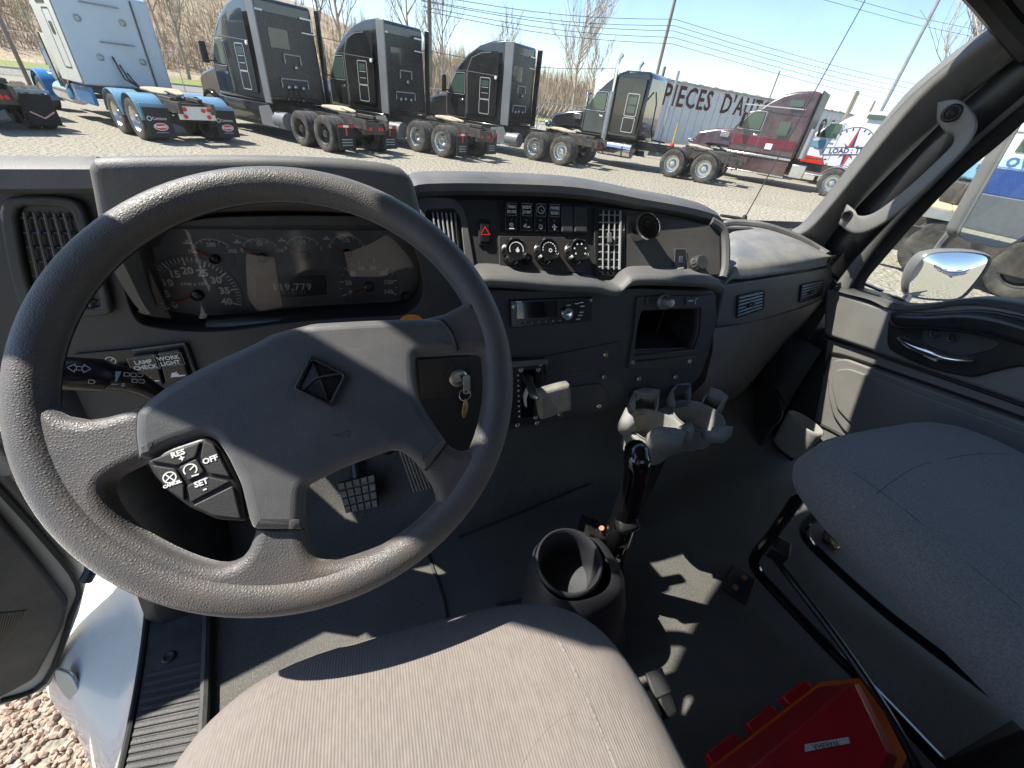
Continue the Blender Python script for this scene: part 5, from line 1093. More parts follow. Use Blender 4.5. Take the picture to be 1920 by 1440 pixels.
def pole(name, label, cat, x, y, Yd, h, r0, r1, m, arms=0):
    p = at(x, y, 'y', Yd); t = thing(name, label, cat, (p.x, Yd, 0)); mb = MB(); mb.tube([V((p.x,Yd,-.2)), V((p.x,Yd,h*.5)), V((p.x,Yd,h))], [r0,(r0+r1)/2,r1], 10); mb.build('shaft', m, t)
    for k in range(arms):
        mb = MB(); mb.box((p.x, Yd-.12, h-.5-.9*k), (2.2,.10,.12)); ar = mb.build('crossarm', m, t)
        for s in (-.9,-.3,.3,.9): mb = MB(); mb.lathe([(.05,0),(.07,.05),(.05,.1),(.06,.15),(0,.18)], Matrix.Translation((p.x+s, Yd-.12, h-.44-.9*k)), 8); mb.build('insulator', M_white, ar)
    return t, p
p1, q1_ = pole('utility_pole', 'tall wooden utility pole between the second and third black trucks', 'pole', 806, 100, 34, 11.5, .16, .11, M_wood, 2)
p2, q2_ = pole('utility_pole', 'wooden utility pole with a street lamp behind the white trailer', 'pole', 1246, 80, 36, 11.0, .16, .11, M_wood, 1)
mb = MB(); mb.tube([V((q2_.x,36,10.0)), V((q2_.x-.8,35.6,10.35)), V((q2_.x-1.3,35.4,10.3))], .05, 6); lm_ = mb.build('lamp_arm', M_galv, p2); mb = MB(); mb.box((q2_.x-1.4,35.35,10.25), (.5,.25,.14)); mb.build('lamp_head', M_galv, lm_, bevel=.04)
p3, q3_ = pole('light_pole', 'grey steel light pole right of the burgundy truck', 'pole', 1702, 112, 22, 10.5, .11, .08, M_galv)
pole('utility_pole', 'distant wooden pole above the burgundy roof', 'pole', 1452, 160, 60, 9.3, .12, .09, M_wood)
pole('utility_pole', 'distant thin pole with a tip above the white trailer end', 'pole', 1604, 190, 62, 8.6, .10, .07, M_wood)
for x, y, Yd, h, lab in ((1575,240,18.5,4.1,'leaning wooden stake in front of the compass truck'), (1628,215,30,4.9,'short wooden post behind the compass truck'), (1228,200,24,4.3,'wooden post in front of the white trailer lettering'), (15,70,30,5.0,'dark wooden post on the far left beside the road'), (1258,190,26,4.4,'tilted steel post beside the trailer text')):
    pole('post', lab, 'post', x, y, Yd, h, .09, .08, M_wood if x != 1258 else M_galv)
M_wire = mat('black_wire', (.03,.03,.03), .6, var=.1)
WL = [((790,-12),(1265,36),(1790,172)), ((790,0),(1264,48),(1790,182)), ((792,2),(1263,58),(1790,192)), ((792,12),(1262,70),(1790,200)), ((794,20),(1260,82),(1790,212)), ((420,20),(800,95),(1160,128))]
for i, (a, b, c) in enumerate(WL):
    if i < 5: P_ = [at(*a,'y',34), at(*b,'y',36), at(*c,'y',40)]
    else: P_ = [at(*a,'y',30), at(*b,'y',33), at(*c,'y',36)]
    pts = []
    for s0, s1 in ((0,1),(1,2)):
        for k in range(9): t = k/8; q = P_[s0].lerp(P_[s1], t); q.z -= .35*math.sin(math.pi*t); pts.append(q)
    mb = MB(); mb.tube(pts, .016, 4, caps=False); o = mb.build('power_line', M_wire, sharp=0)
    tag(o, ['topmost black power line across the sky','second power line from the top across the sky','third power line from the top across the sky','fourth power line from the top across the sky','lowest of the five parallel power lines','single low cable running behind the black sleepers'][i], 'wire')
for i, (yd, a, b) in enumerate(((30,(1510,-10),(1900,85)),(30,(1560,-12),(1900,70)))):
    mb = MB(); mb.tube([at(*a,'y',yd), at((a[0]+b[0])/2,(a[1]+b[1])/2+6,'y',yd), at(*b,'y',yd-4)], .012, 4, caps=False); tag(mb.build('power_line', M_wire, sharp=0), ['lower of the two wires near the windshield corner','upper of the two wires near the windshield corner'][i], 'wire')
# chain-link fences
M_fence = mat('fence_wire', (.45,.45,.43), .5, metal=.6, var=.1)
def fence(label, A_, B_, h, n, mesh_step=.35):
    A_, B_ = V(A_), V(B_); t = thing('fence', label, 'fence', A_)
    for k in range(n+1): p = A_.lerp(B_, k/n); mb = MB(); mb.tube([p, p+V((0,0,h))], .035, 6); mb.build('post', M_fence, t)
    for z in (h,): mb = MB(); mb.tube([A_+V((0,0,z)), B_+V((0,0,z))], .03, 6); mb.build('top_rail', M_fence, t)
    mb = MB(); L = (B_-A_).length; d = (B_-A_).normalized(); k = 0.0
    while k < L-h*.6:
        for s in (0, 1):
            a, b = (k, k+h*.6) if s == 0 else (k+h*.6, k)
            mb.tube([A_+d*a, A_+d*b+V((0,0,h))], .006, 3, caps=False)
        k += mesh_step
    o = mb.build('mesh', M_fence, t, sharp=0); o['kind'] = 'stuff'
fence('grey chain-link fence beyond the road on the left', (-32,40,0), (-12,43,0), 2.4, 7)
fence('grey chain-link fence along the brush behind the black trucks', (-2,33,0), (24,33,0), 2.1, 9)
fence('grey chain-link fence in front of the white trailer', (21,24.5,0), (34,25,0), 1.8, 5)

# ================================================================== WHITE TRAILER WITH LETTERING
M_cont = mat('white_trailer_paint', (.66,.68,.68), .55, var=.06, vscale=2, dust=.3, dscale=1.2)
tl = thing('white_trailer', 'long white ribbed trailer lettered PIECES D\'AUTO behind the trucks', 'trailer', (16,27,0))
CA, CB = V((15.0,26.3,0)), V((50.5,35.2,0)); cdv = (CB-CA); CLn = cdv.length; cdv.normalize(); PT = Plane(CA, cdv, (0,0,1)); bkv = -PT.n
mb = MB(); mb.box(CA+cdv*CLn/2+V((0,0,2.35))-PT.n*1.22, (CLn,2.40,3.2), Matrix(((cdv.x,-PT.n.x,0),(cdv.y,-PT.n.y,0),(0,0,1)))); mb.build('box', M_cont, tl)
RotT = Matrix(((cdv.x,PT.n.x,0),(cdv.y,PT.n.y,0),(0,0,1)))
npan = 44
for k in range(npan):
    mb = MB(); mb.box(PT.w(CLn*(k+.5)/npan, 2.30, -.005), (CLn/npan-.06,.05,2.95), RotT); mb.build('panel', M_cont, tl)
mb = MB(); mb.box(PT.w(CLn/2, 3.98, .02), (CLn,.09,.12), RotT); mb.build('top_rail', mat('rusty_rail', (.30,.27,.24), .8, col2=(.55,.53,.50), vscale=3), tl)
for k in range(0, npan, 2): mb = MB(); mb.box(PT.w(CLn*(k+.5)/npan, 4.06, -.2), (.55,.3,.10), RotT); mb.build('roof_tarp', M_white, tl, bevel=.03)
mb = MB(); mb.box(PT.w(CLn/2, .72, .0), (CLn,.08,.2), RotT); mb.build('bottom_rail', M_galv, tl)
M_let = mat('dark_red_lettering', (.10,.025,.02), .7, var=.15)
a0_ = PT.p(1245,200); a1_ = PT.p(1425,222)
hgt_ = .95
def tlet(s, x, y, size): p = PT.p(x, y, .03); text('lettering', s, PT, p[0], p[1], size, M_let, tl, .035, align='LEFT', bold=.03, depth=.002, spacing=1.12)
tlet('PIECES  D\'AUTO', 1243, 178, 1.55); tlet('O S O', 1536, 236, 1.45)
for k in range(6): mb = MB(); mb.box(PT.w(2+6.4*k, .36, -.6), (.25,.25,.72), RotT); mb.build('landing_leg', M_galv, tl)
# low silvery stacked pallets seen under the trailer, orange hydrant post
hy = thing('hydrant', 'red hydrant with a yellow top in front of the trailer fence', 'hydrant', at(1264,262,'y',24)*1)
p = at(1264,258,'y',23); mb = MB(); mb.lathe([(.16,0),(.12,.1),(.11,.7),(.15,.75),(.10,.9),(0,.95)], Matrix.Translation((p.x,23,0)), 12); mb.build('barrel', M_red, hy); mb = MB(); mb.lathe([(.03,.9),(.03,1.9),(0,1.9)], Matrix.Translation((p.x,23,0)), 8); mb.build('marker_rod', mat('yellow_paint', (.75,.55,.05), .5, var=.1), hy)
# ================================================================== TRUCKS IN THE LOT
M_tyre = mat('dusty_tyre', (.030,.029,.028), .85, bump=.4, bscale=60, var=.2, vscale=10, dust=.45, dscale=3, dcol=(.30,.26,.20))
M_alu = mat('polished_rim', (.62,.62,.60), .25, metal=.9, var=.1, vscale=6)
M_rimk = mat('black_rim', (.02,.02,.02), .4, var=.2, dust=.2)
M_tblk = mat('gloss_black_paint', (.010,.011,.012), .12, coat=.7, var=.1, vscale=2, dust=.10, dscale=1.3, dcol=(.20,.18,.15))
M_tfra = mat('chassis_black', (.022,.021,.020), .6, var=.3, vscale=4, dust=.4, dscale=2, dcol=(.26,.21,.15))
M_tgls = mat('green_tinted_window', (.05,.09,.075), .05, coat=.5)
M_fair = mat('grey_side_extender', (.16,.165,.17), .45, var=.08, vscale=1.5)
M_trim = mat('pale_trim_line', (.50,.51,.50), .4, metal=.4, var=.05)
M_tan = mat('greased_plate', (.42,.34,.23), .6, var=.3, vscale=5)
M_refl = mat('reflector_red', (.65,.03,.02), .3, var=.05); M_refw = mat('reflector_white', (.8,.8,.78), .4, var=.05)
def TX(sx): return Matrix(((0,0,sx,0),(1 if sx > 0 else -1,0,0,0),(0,1,0,0),(0,0,0,1)))
PLft = Plane((-1.22,0,0), (0,-1,0), (0,0,1)); PRr = lambda y: Plane((0,y,0), (1,0,0), (0,0,1))
TYM = None
def wheel_meshes():
    global TYM
    if TYM: return TYM
    Mx = Matrix.Rotation(R(-90),4,'Y')
    t = MB(); t.lathe([(.30,-.13),(.36,-.145),(.46,-.15),(.505,-.135),(.52,-.11),(.522,-.04),(.512,-.03),(.512,.03),(.522,.04),(.52,.11),(.505,.135),(.46,.15),(.36,.145),(.30,.13)], Mx, 40); t.f = t.f[:-2]
    r_ = MB(); r_.lathe([(.30,.135),(.315,.142),(.30,.128),(.285,.06),(.26,-.02),(.20,-.03),(.15,-.02),(.13,.02),(.10,.09),(.06,.10),(0,.10)], Mx, 32); r_.f = [f for f in r_.f if len(f) < 9]
    h = MB()
    for k in range(10): a = R(36*k); h.lathe([(.018,-.02),(.018,.03),(0,.035)], Mx @ Matrix.Translation((.165*math.cos(a), .165*math.sin(a), -.02)), 6)
    TYM = (t.mesh('tyre'), r_.mesh('rim'), h.mesh('lugs')); return TYM
def wheel(par, x, y, m_rim, outer=True, side=-1, z=.52, s=1.0):
    tm, rm_, lm_ = wheel_meshes()
    o = put('wheel', tm, None, par, 40); o.location = (x, y, z); o.scale = (s,s,s)
    if not tm.materials: tm.materials.append(M_tyre)
    if side > 0: o.rotation_euler = (0,0,math.pi)
    if outer:
        me = rm_.copy() if m_rim != M_alu else rm_
        r_ = put('rim', me, m_rim, o, 40); l_ = put('lug_nuts', lm_.copy() if m_rim != M_alu else lm_, m_rim, o, 0)
    return o
def B(name, par, m, c, size, bevel=.0, M_=None, taper=None): mb = MB(); mb.box(c, size, M_, taper); return mb.build(name, m, par, bevel=bevel)
def prof(name, par, m, pts, x0, x1, bevel=.05, seg=3, shrink=0, ztop=None):
    """side profile (y, z) spanning x0..x1; the part above ztop pulled in by shrink"""
    mb = MB(); lo = [V((x0,y,z)) for y, z in pts]; hi = [V((x1,y,z)) for y, z in pts]
    if shrink:
        zm = max(z for y, z in pts)
        for arr, s in ((lo,1),(hi,-1)):
            for p in arr:
                if p.z > ztop: p.x += s*shrink*(p.z-ztop)/(zm-ztop)
    n = len(pts); mb.add(lo+hi, [tuple(range(n)), tuple(range(2*n-1, n-1, -1))]+[(i, i+n, (i+1) % n+n, (i+1) % n) for i in range(n)])
    o = mb.build(name, m, par, bevel=bevel, seg=seg)
    bm = bmesh.new(); bm.from_mesh(o.data); bmesh.ops.recalc_face_normals(bm, faces=bm.faces); bm.to_mesh(o.data); bm.free(); return o
def sideplate(name, par, m, pts, x=-1.225, t=.012, bevel=.004, r=.06, holes=()):
    pl = Plane((x,0,0), (0,-1,0), (0,0,1)); f_ = lambda q: [(-a, b) for a, b in q]
    return plate(name, [roundpoly(f_(pts), r)]+[roundpoly(f_(h), r) for h in holes], pl, 0, t, m, par, bevel=bevel, res=1)
def sideline(name, par, m, pts, x=-1.235, w_=.03, closed=True, r=.06):
    pl = Plane((x,0,0), (0,-1,0), (0,0,1)); q = [(-a, b) for a, b in pts]; q = roundpoly(q, r) if closed else q
    return prints(name, strip(q, w_, closed), pl, m, par, .006)
def rect(y0, z0, y1, z1): return [(y0,z0),(y1,z0),(y1,z1),(y0,z1)]
def chassis(t, m_rim, front=7.0, fenders=None, flaps='plain', flen=-1.05):
    for s in (-1,1): B('frame_rail', t, M_tfra, (.43*s,(front+flen)/2+.4,.92), (.09,front-flen+1.2,.27))
    for y in (-.75,-.1,.66,1.45,2.3): B('cross_member', t, M_tfra, (0,y,.92), (.80,.10,.18))
    for y in (0,1.32):
        mb = MB(); mb.tube([V((-1.0,y,.52)), V((-.3,y,.52)), V((0,y,.54)), V((.3,y,.52)), V((1.0,y,.52))], [.09,.09,.22,.09,.09], 10); mb.build('axle', M_tfra, t)
        for s in (-1,1):
            wheel(t, 1.07*s, y, m_rim, True, s); wheel(t, .73*s, y, m_rim, False, s)
    for s in (-1,1): wheel(t, 1.02*s, front, M_alu if m_rim == M_alu else m_rim, True, s)
    B('axle_beam', t, M_tfra, (0,front,.48), (1.9,.14,.16))
    # fifth wheel
    fw_ = plate('fifth_wheel', smooth([(-.50,.30),(-.46,.0),(-.34,-.42),(-.12,-.52),(-.05,-.10),(.05,-.10),(.12,-.52),(.34,-.42),(.46,.0),(.50,.30),(.25,.46),(-.25,.46)], 3), Plane((0,.66,1.17), (1,0,0), (0,1,.10)), 0, .06, M_tan, t, bevel=.015, res=1)
    for s in (-1,1): B('ramp', t, M_tfra, (.36*s,-.25,1.08), (.12,.9,.10), .01)
    B('tail_bar', t, M_tfra, (0,flen-.02,.80), (.95,.06,.34), .01)
    for x in (-.30,-.18,.18,.30):
        mb = MB(); mb.lathe([(.055,0),(.055,.02),(.03,.03),(0,.03)], Matrix.Translation((x,flen-.05,.80)) @ Matrix.Rotation(R(90),4,'X'), 12); mb.build('tail_lamp', M_refl, t)
def mudflaps(t, style, y=-.78):
    for s in (-1,1):
        f_ = B('mud_flap', t, M_rubber, (.90*s,y,.52), (.62,.02,.72))
        PR_ = Plane((.90*s,y-.012,.52), (1,0,0), (0,0,1))
        if style == 'black':
            for k, mm in ((-1,M_refl),(0,M_refw),(1,M_refl)): prints('reflector', [rrect(.2*k-.10,.27,.2*k+.10,.34,.004)], PR_, mm, f_, .002)
            prints('emblem', [rrect(-.03,.05,.03,.25,.01)], PR_, M_refl, f_, .002)
            for k in range(3): prints('lettering_bar', [rrect(-.2,-.08-.08*k,.2,-.05-.08*k,.003)], PR_, M_dim, f_, .002)
        elif style == 'oval':
            e = [(.17*math.cos(R(a)), -.10+.085*math.sin(R(a))) for a in range(0,360,12)]
            prints('oval_badge', [e], PR_, M_refl, f_, .002); prints('oval_rim', strip(e, .014, True), PR_, M_refw, f_, .003)
            text('lettering', 'Peterbilt', PR_, 0, -.10, .085, M_refw, f_, .005, bold=.003); text('lettering', 'Camions', PR_, .02, .10, .10, M_refw, f_, .003); prints('ring', strip(circ(-.22,.10,.05,14), .014, True), PR_, M_refw, f_, .003)
            prints('lettering_bar', [rrect(-.15,-.25,.15,-.23,.002)], PR_, M_dim, f_, .002)
        elif style == 'vee': prints('vee_mark', strip([(-.24,-.05),(0,-.20),(.24,-.05)], .035), PR_, mat('pink_mark', (.65,.35,.33), .6, var=.05), f_, .002)
def sleeper_truck(label, m_body, m_rim, roof=3.97, group=None, cab='aero', flap='black'):
    t = thing('semi_truck', label, 'truck', (0,0,0), group)
    chassis(t, m_rim, 7.35)
    if flap: mudflaps(t, flap)
    R0 = 3.1
    side = [(R0,1.12),(R0,roof-.02),(R0+.25,roof+.01),(R0+.9,roof-.05),(R0+1.5,roof-.20),(R0+2.1,roof-.52),(R0+2.55,roof-.90),(R0+2.75,roof-1.12),(R0+3.25,2.02),(R0+3.25,1.12)]
    prof('cab_shell', t, m_body, side, -1.20, 1.20, .10, 3, .16, 2.7)
    hood = [(R0+3.2,1.15),(R0+3.2,2.03),(R0+3.9,1.93),(R0+4.7,1.74),(R0+5.0,1.55),(R0+5.05,1.0),(R0+5.0,.75),(R0+4.55,.75),(R0+4.4,1.1),(R0+4.0,1.12),(R0+3.8,.95),(R0+3.4,.9)]
    prof('hood', t, m_body, hood, -1.05, 1.05, .10, 3, .12, 1.4)
    B('bumper', t, m_body, (0,R0+5.05,.60), (2.2,.28,.42), .08); B('grille', t, M_alu, (0,R0+5.06,1.2), (.95,.06,.75), .03)
    # windshield, side window, door
    B('windshield', t, M_tgls, (0,R0+3.06,2.42), (2.0,.06,.86), .02, Matrix.Rotation(R(29),3,'X'))
    for sx in (-1,1):
        pass
    sideplate('side_window', t, M_tgls, [(R0+2.15,2.06),(R0+3.05,2.06),(R0+2.92,2.30),(R0+2.60,2.72),(R0+2.15,2.74)], -1.215)
    sideline('window_line', t, M_trim, [(R0+2.10,2.02),(R0+3.12,2.02),(R0+2.95,2.32),(R0+2.62,2.78),(R0+2.10,2.80)], -1.225, .02)
    sideline('door_line', t, M_fair, [(R0+2.02,1.15),(R0+3.15,1.15),(R0+3.18,2.0),(R0+2.66,2.85),(R0+2.02,2.88)], -1.222, .016)
    B('door_handle', t, M_chrome, (-1.225,R0+2.25,1.82), (.03,.18,.06), .01)
    # sleeper boxes: framed panels
    sideplate('sleeper_panel', t, m_body, [(R0+.35,1.35),(R0+1.85,1.35),(R0+1.95,2.9),(R0+1.7,3.35),(R0+1.2,3.55),(R0+.35,3.6)], -1.222, .015, .006, .1)
    sideline('panel_line', t, M_fair, [(R0+1.92,1.35),(R0+1.98,2.9),(R0+1.75,3.32),(R0+1.25,3.50),(R0+.75,3.54)], -1.238, .03, False)
    sideline('beltline', t, M_fair, [(R0+.30,2.78),(R0+1.95,2.86)], -1.238, .02, False)
    for a, b in ((1.98,2.66),(1.45,1.90)):
        w0 = sideplate('sleeper_hatch', t, m_body, rect(R0+.72,a,R0+1.22,b), -1.235, .012); sideline('hatch_frame', t, M_trim, rect(R0+.70,a-.03,R0+1.24,b+.03), -1.243, .028)
        if a > 1.9:
            for z in (2.16,2.36): sideline('hatch_bar', t, M_trim, [(R0+.78,z),(R0+1.14,z)], -1.247, .02, False)
            sideplate('hatch_pane', t, M_tgls, rect(R0+.78,2.40,R0+1.16,2.60), -1.246, .006)
    mb = MB(); mb.lathe([(.06,0),(.06,.04),(0,.05)], Matrix.Translation((-1.23,R0+.42,2.72)) @ Matrix.Rotation(R(-90),4,'Y'), 10); mb.build('marker_light', M_refw, t)
    # grey side extenders and rear wall with fittings
    for s in (-1,1): B('side_extender', t, M_fair if s < 0 else M_tblk, (1.20*s,R0-.16+.08*(s > 0),(1.05+roof)/2), (.05,.42-.16*(s > 0),roof-1.15), .02)
    PRw = Plane((0,R0-.042,0), (1,0,0), (0,0,1))
    prints('tape_mark', strip([(.55,3.62),(.95,3.62),(.95,3.30)], .05)+strip([(.55,2.98+.25),(1.0,2.98+.25)], .035)+strip([(-1.0,3.62),(-.78,3.62)], .05), PRw, M_refw, t, .004)
    B('rear_panel', t, M_satin, (0,R0-.02,2.45), (2.0,.03,2.3), .02); B('rear_window_plate', t, M_tblk, (-.35,R0-.04,2.95), (.7,.03,.55), .01)
    for x0, x1, z in ((-.55,.45,1.85),(-.30,.30,2.55)): mb = MB(); mb.tube([V((x0,R0-.10,z-.25)), V((x0,R0-.10,z)), V((x1,R0-.10,z)), V((x1,R0-.10,z-.25))], .02, 6); mb.build('grab_rail', M_trim, t)
    for x, z in ((-.3,1.6),(-.05,1.62),(.25,1.6),(.1,2.2)): mb = MB(); mb.lathe([(.07,0),(.07,.05),(.04,.07),(0,.07)], Matrix.Translation((x,R0-.05,z)) @ Matrix.Rotation(R(90),4,'X'), 12); mb.build('coupling', M_steel, t)
    for k in range(3):
        mb = MB(); x = -.25+.2*k; mb.tube([V((x,R0-.1,1.6)), V((x+.05,R0-.35,1.25)), V((x-.1,R0-.5,1.15)), V((x,R0-.9,1.12))], .022, 6); mb.build('air_hose', M_rubber, t)
    # skirts, tanks, steps
    for s in (-1,1): B('chassis_skirt', t, m_body, (1.16*s,R0+1.7,.72), (.06,3.4,.72), .03)
    sideplate('skirt_wedge', t, M_fair, [(R0-.55,.40),(R0+.55,.40),(R0+.55,.95),(R0-.15,1.05)], -1.205, .02, .005, .05)
    mb = MB(); mb.tube([V((-1.0,R0-.9,.62)), V((-1.0,R0-.25,.62))], .27, 16); mb.build('air_tank', M_fair, t)
    for s in (-1,1):
        ar = B('mirror', t, M_black, (1.42*s,R0+3.15,2.35), (.24,.10,.62), .04); mb = MB(); mb.tube([V((1.12*s,R0+3.0,2.12)), V((1.4*s,R0+3.12,2.12))], .025, 6); mb.build('mirror_arm', M_black, ar)
    for s in (-1,1): mb = MB(); mb.lathe([(.56,-.17),(.62,-.17),(.62,.17),(.56,.17)], Matrix.Translation((1.0*s,7.35,.56)) @ Matrix.Rotation(R(90),4,'Y'), 20, 90, 270); mb.build('fender', m_body, t)
    return t
HEAD = R(37.5)
def place(t, lw, head=HEAD):
    h = -head; fwd = V((math.sin(h), math.cos(h), 0)); rt = V((math.cos(h), -math.sin(h), 0))
    t.location = V((lw[0], lw[1], 0)) + rt*1.20; t.rotation_euler = (0,0,head)
G_BLK = 'black sleeper trucks parked in a row'
tA = sleeper_truck('first black high-roof sleeper truck, right of the blue and white one', M_tblk, M_rimk, group=G_BLK); place(tA, (-1.09,16.75))
tB = copy_tree(tA); tB['label'] = 'second black high-roof sleeper truck with reflective mud flaps'; place(tB, (2.886,17.49))
tC = copy_tree(tA); tC['label'] = 'third black high-roof sleeper truck with polished wheels'; place(tC, (7.82,17.64))
for t_ in (tB, tC):
    for ch in t_.children:
        if ch.name.startswith('wheel'):
            for g_ in list(ch.children):
                if g_.name.startswith('rim'): g_.data = wheel_meshes()[1]
                elif g_.name.startswith('lug'): g_.data = wheel_meshes()[2]
for me_ in wheel_meshes()[1:]:
    if not me_.materials: me_.materials.append(M_alu)
for ch in list(tC.children):
    if ch.name.startswith('mud_flap'):
        for g_ in list(ch.children): bpy.data.objects.remove(g_)
        bpy.data.objects.remove(ch)

# black truck with chrome stack and visible hood
def hood_truck(label, m_body, m_low, roof, group=None, aero=False, win2=False):
    t = thing('semi_truck', label, 'truck', (0,0,0), group); chassis(t, M_alu, 7.1); R0 = 3.1
    if not aero: side = [(R0,1.12),(R0,roof-.10),(R0+.15,roof),(R0+1.1,roof),(R0+1.5,roof-.12),(R0+1.9,roof-.45),(R0+2.25,roof-.78),(R0+2.75,2.0),(R0+2.75,1.12)]
    else: side = [(R0,1.12),(R0,roof-.02),(R0+.3,roof+.02),(R0+.9,roof-.04),(R0+1.4,roof-.20),(R0+1.8,roof-.48),(R0+2.05,roof-.75),(R0+2.45,roof-.85),(R0+2.85,2.05),(R0+2.85,1.12)]
    prof('cab_shell', t, m_body, side, -1.16, 1.16, .10, 3, .12, 2.6)
    yh = R0+2.8
    hood = [(yh,1.2),(yh,2.03),(yh+1.0,1.90),(yh+1.7,1.72),(yh+1.85,1.5),(yh+1.85,.95),(yh+1.0,1.2)]
    prof('hood', t, m_body, hood, -.72, .72, .12, 3, .12, 1.5)
    for s in (-1,1):
        mb = MB(); mb.lathe([(.60,-.20),(.66,-.19),(.68,0),(.66,.19),(.60,.20)], Matrix.Translation((.98*s,7.1,.56)) @ Matrix.Rotation(R(90),4,'Y'), 24, 80, 280); mb.build('fender', m_body, t)
        mb = MB(); mb.lathe([(.12,0),(.15,.05),(.14,.2),(0,.22)], Matrix.Translation((.9*s,yh+1.75,1.28)) @ Matrix.Rotation(R(-90),4,'X'), 14); mb.build('headlamp', M_chrome, t)
        ar = B('mirror', t, M_chrome if not aero else M_black, (1.38*s,R0+2.55,2.35), (.22,.09,.55), .04); mb = MB(); mb.tube([V((1.1*s,R0+2.5,2.6)), V((1.38*s,R0+2.55,2.62))], .02, 6); mb.build('mirror_arm', M_black, ar)
    B('bumper', t, M_chrome, (0,yh+2.0,.62), (2.25,.12,.42), .04); B('grille', t, M_chrome, (0,yh+1.88,1.3), (.85,.06,.75), .03)
    B('hood_vent', t, M_alu, (-.735,yh+.45,1.72), (.03,.40,.22), .01)
    for z in (1.66,1.72,1.78): B('vent_slat', t, M_black, (-.755,yh+.45,z), (.01,.36,.02))
    B('windshield', t, M_tgls, (0,R0+2.52,2.38), (1.9,.05,.78), .02, Matrix.Rotation(R(30),3,'X'))
    sideplate('side_window', t, M_tgls, [(R0+1.75,2.06),(R0+2.62,2.06),(R0+2.45,2.35),(R0+2.2,2.66),(R0+1.75,2.68)], -1.175)
    sideline('window_line', t, M_trim, [(R0+1.70,2.02),(R0+2.70,2.02),(R0+2.48,2.40),(R0+2.22,2.71),(R0+1.70,2.73)], -1.185, .022)
    sideline('door_line', t, M_fair, [(R0+1.65,1.15),(R0+2.72,1.15),(R0+2.72,2.0),(R0+2.25,2.78),(R0+1.65,2.80)], -1.180, .018)
    B('door_handle', t, M_chrome, (-1.18,R0+1.85,1.85), (.03,.18,.06), .01)
    if not aero:
        sideplate('sleeper_panel', t, m_body, rect(R0+.12,1.3,R0+1.35,roof-.25), -1.178, .03, .012, .08)
        for a, b in ((2.0,2.72),(1.42,1.88)):
            sideplate('sleeper_hatch', t, m_body, rect(R0+.30,a,R0+.78,b), -1.21, .012); sideline('hatch_frame', t, M_trim, rect(R0+.28,a-.03,R0+.80,b+.03), -1.215, .03)
            if a > 1.9:
                sideplate('hatch_pane', t, M_tgls, rect(R0+.36,2.38,R0+.70,2.64), -1.222, .006); sideplate('hatch_pane', t, M_tgls, rect(R0+.36,2.08,R0+.70,2.32), -1.222, .006)
        for s in (-1,1):
            mb = MB(); mb.tube([V((1.22*s,R0+1.52,.9)), V((1.22*s,R0+1.52,3.65)), V((1.22*s,R0+1.50,3.85)), V((1.22*s,R0+1.38,4.0))], .075, 14); stk = mb.build('exhaust_stack', M_chrome, t)
            mb = MB(); mb.tube([V((1.225*s,R0+1.52,1.05)), V((1.225*s,R0+1.52,2.75))], .11, 14); mb.build('heat_shield', M_galv, stk)
        for s in (-1,1):
            mb = MB(); mb.tube([V((.98*s,R0+.15,.72)), V((.98*s,R0+1.75,.72))], .31, 20); tk = mb.build('fuel_tank', M_chrome, t)
            for y in (.5,1.4): mb = MB(); mb.tube([V((.98*s,R0+y,.72)), V((.98*s,R0+y+.06,.72))], .316, 20); mb.build('tank_strap', M_black, tk)
            mb = MB(); mb.tube([V((.98*s,R0+1.85,.78)), V((.98*s,R0+2.35,.78))], .26, 16); mb.build('air_cleaner_step', M_chrome, t)
        mb = MB(); mb.tube([V((-.3,R0-.05,2.9)), V((-.5,R0-.25,2.5)), V((-.45,R0-.3,1.6)), V((-.2,R0-.35,1.2)), V((0,R0-.9,1.15))], .03, 6); mb.build('air_hose', M_rubber, t)
        for s in (-1,1):
            B('flap_hanger', t, M_tfra, (.95*s,-.72,.75), (.10,.06,.55), .01)
    else:
        B('stripe', t, m_low, (-1.176,R0+1.5,1.62), (.012,2.7,.34)); B('belt_stripe', t, M_trim, (-1.178,R0+1.5,2.92), (.010,2.4,.04))
        sideplate('bunk_window', t, M_tgls, rect(R0+.45,2.98,R0+1.0,3.22), -1.16, .012, .004, .1); sideplate('hatch_pane', t, M_tgls, rect(R0+.62,1.92,R0+1.05,2.45), -1.178, .012, .003, .03)
        sideplate('door_decal', t, M_refw, rect(R0+1.0,1.38,R0+1.28,1.60), -1.185, .004, .001, .01)
        PRw = Plane((0,R0-.01,0), (1,0,0), (0,0,1)); B('rear_panel', t, M_black, (0,R0-.03,2.4), (2.1,.05,2.4), .02)
        for s in (-1,1): B('chassis_skirt', t, m_body, (1.10*s,R0+1.45,.72), (.06,2.7,.66), .03); B('step_rail', t, M_alu, (1.12*s,R0+1.45,1.10), (.10,2.75,.10), .03); B('step_rail', t, M_alu, (1.13*s,R0+1.45,.42), (.06,2.75,.06), .02)
        B('battery_box', t, M_alu, (-1.0,R0-.35,.72), (.34,.55,.5), .03)
        mb = MB(); mb.tube([V((-.9,R0-.25,1.2)), V((-.9,R0-.25,2.3))], .13, 12); mb.build('exhaust_can', M_galv, t)
    for y in (0,1.32):
        for s in (-1,1):
            mb = MB(); mb.lathe([(.58,-.16),(.60,-.16),(.60,.16),(.58,.16)], Matrix.Translation((1.0*s,y,.53)) @ Matrix.Rotation(R(90),4,'Y'), 18, 115, 245); mb.build('quarter_fender', M_galv if aero else M_tfra, t)
    return t
tD = hood_truck('black truck with a chrome exhaust stack and polished fuel tank', M_tblk, M_refl, 3.52); place(tD, (13.26,15.37))
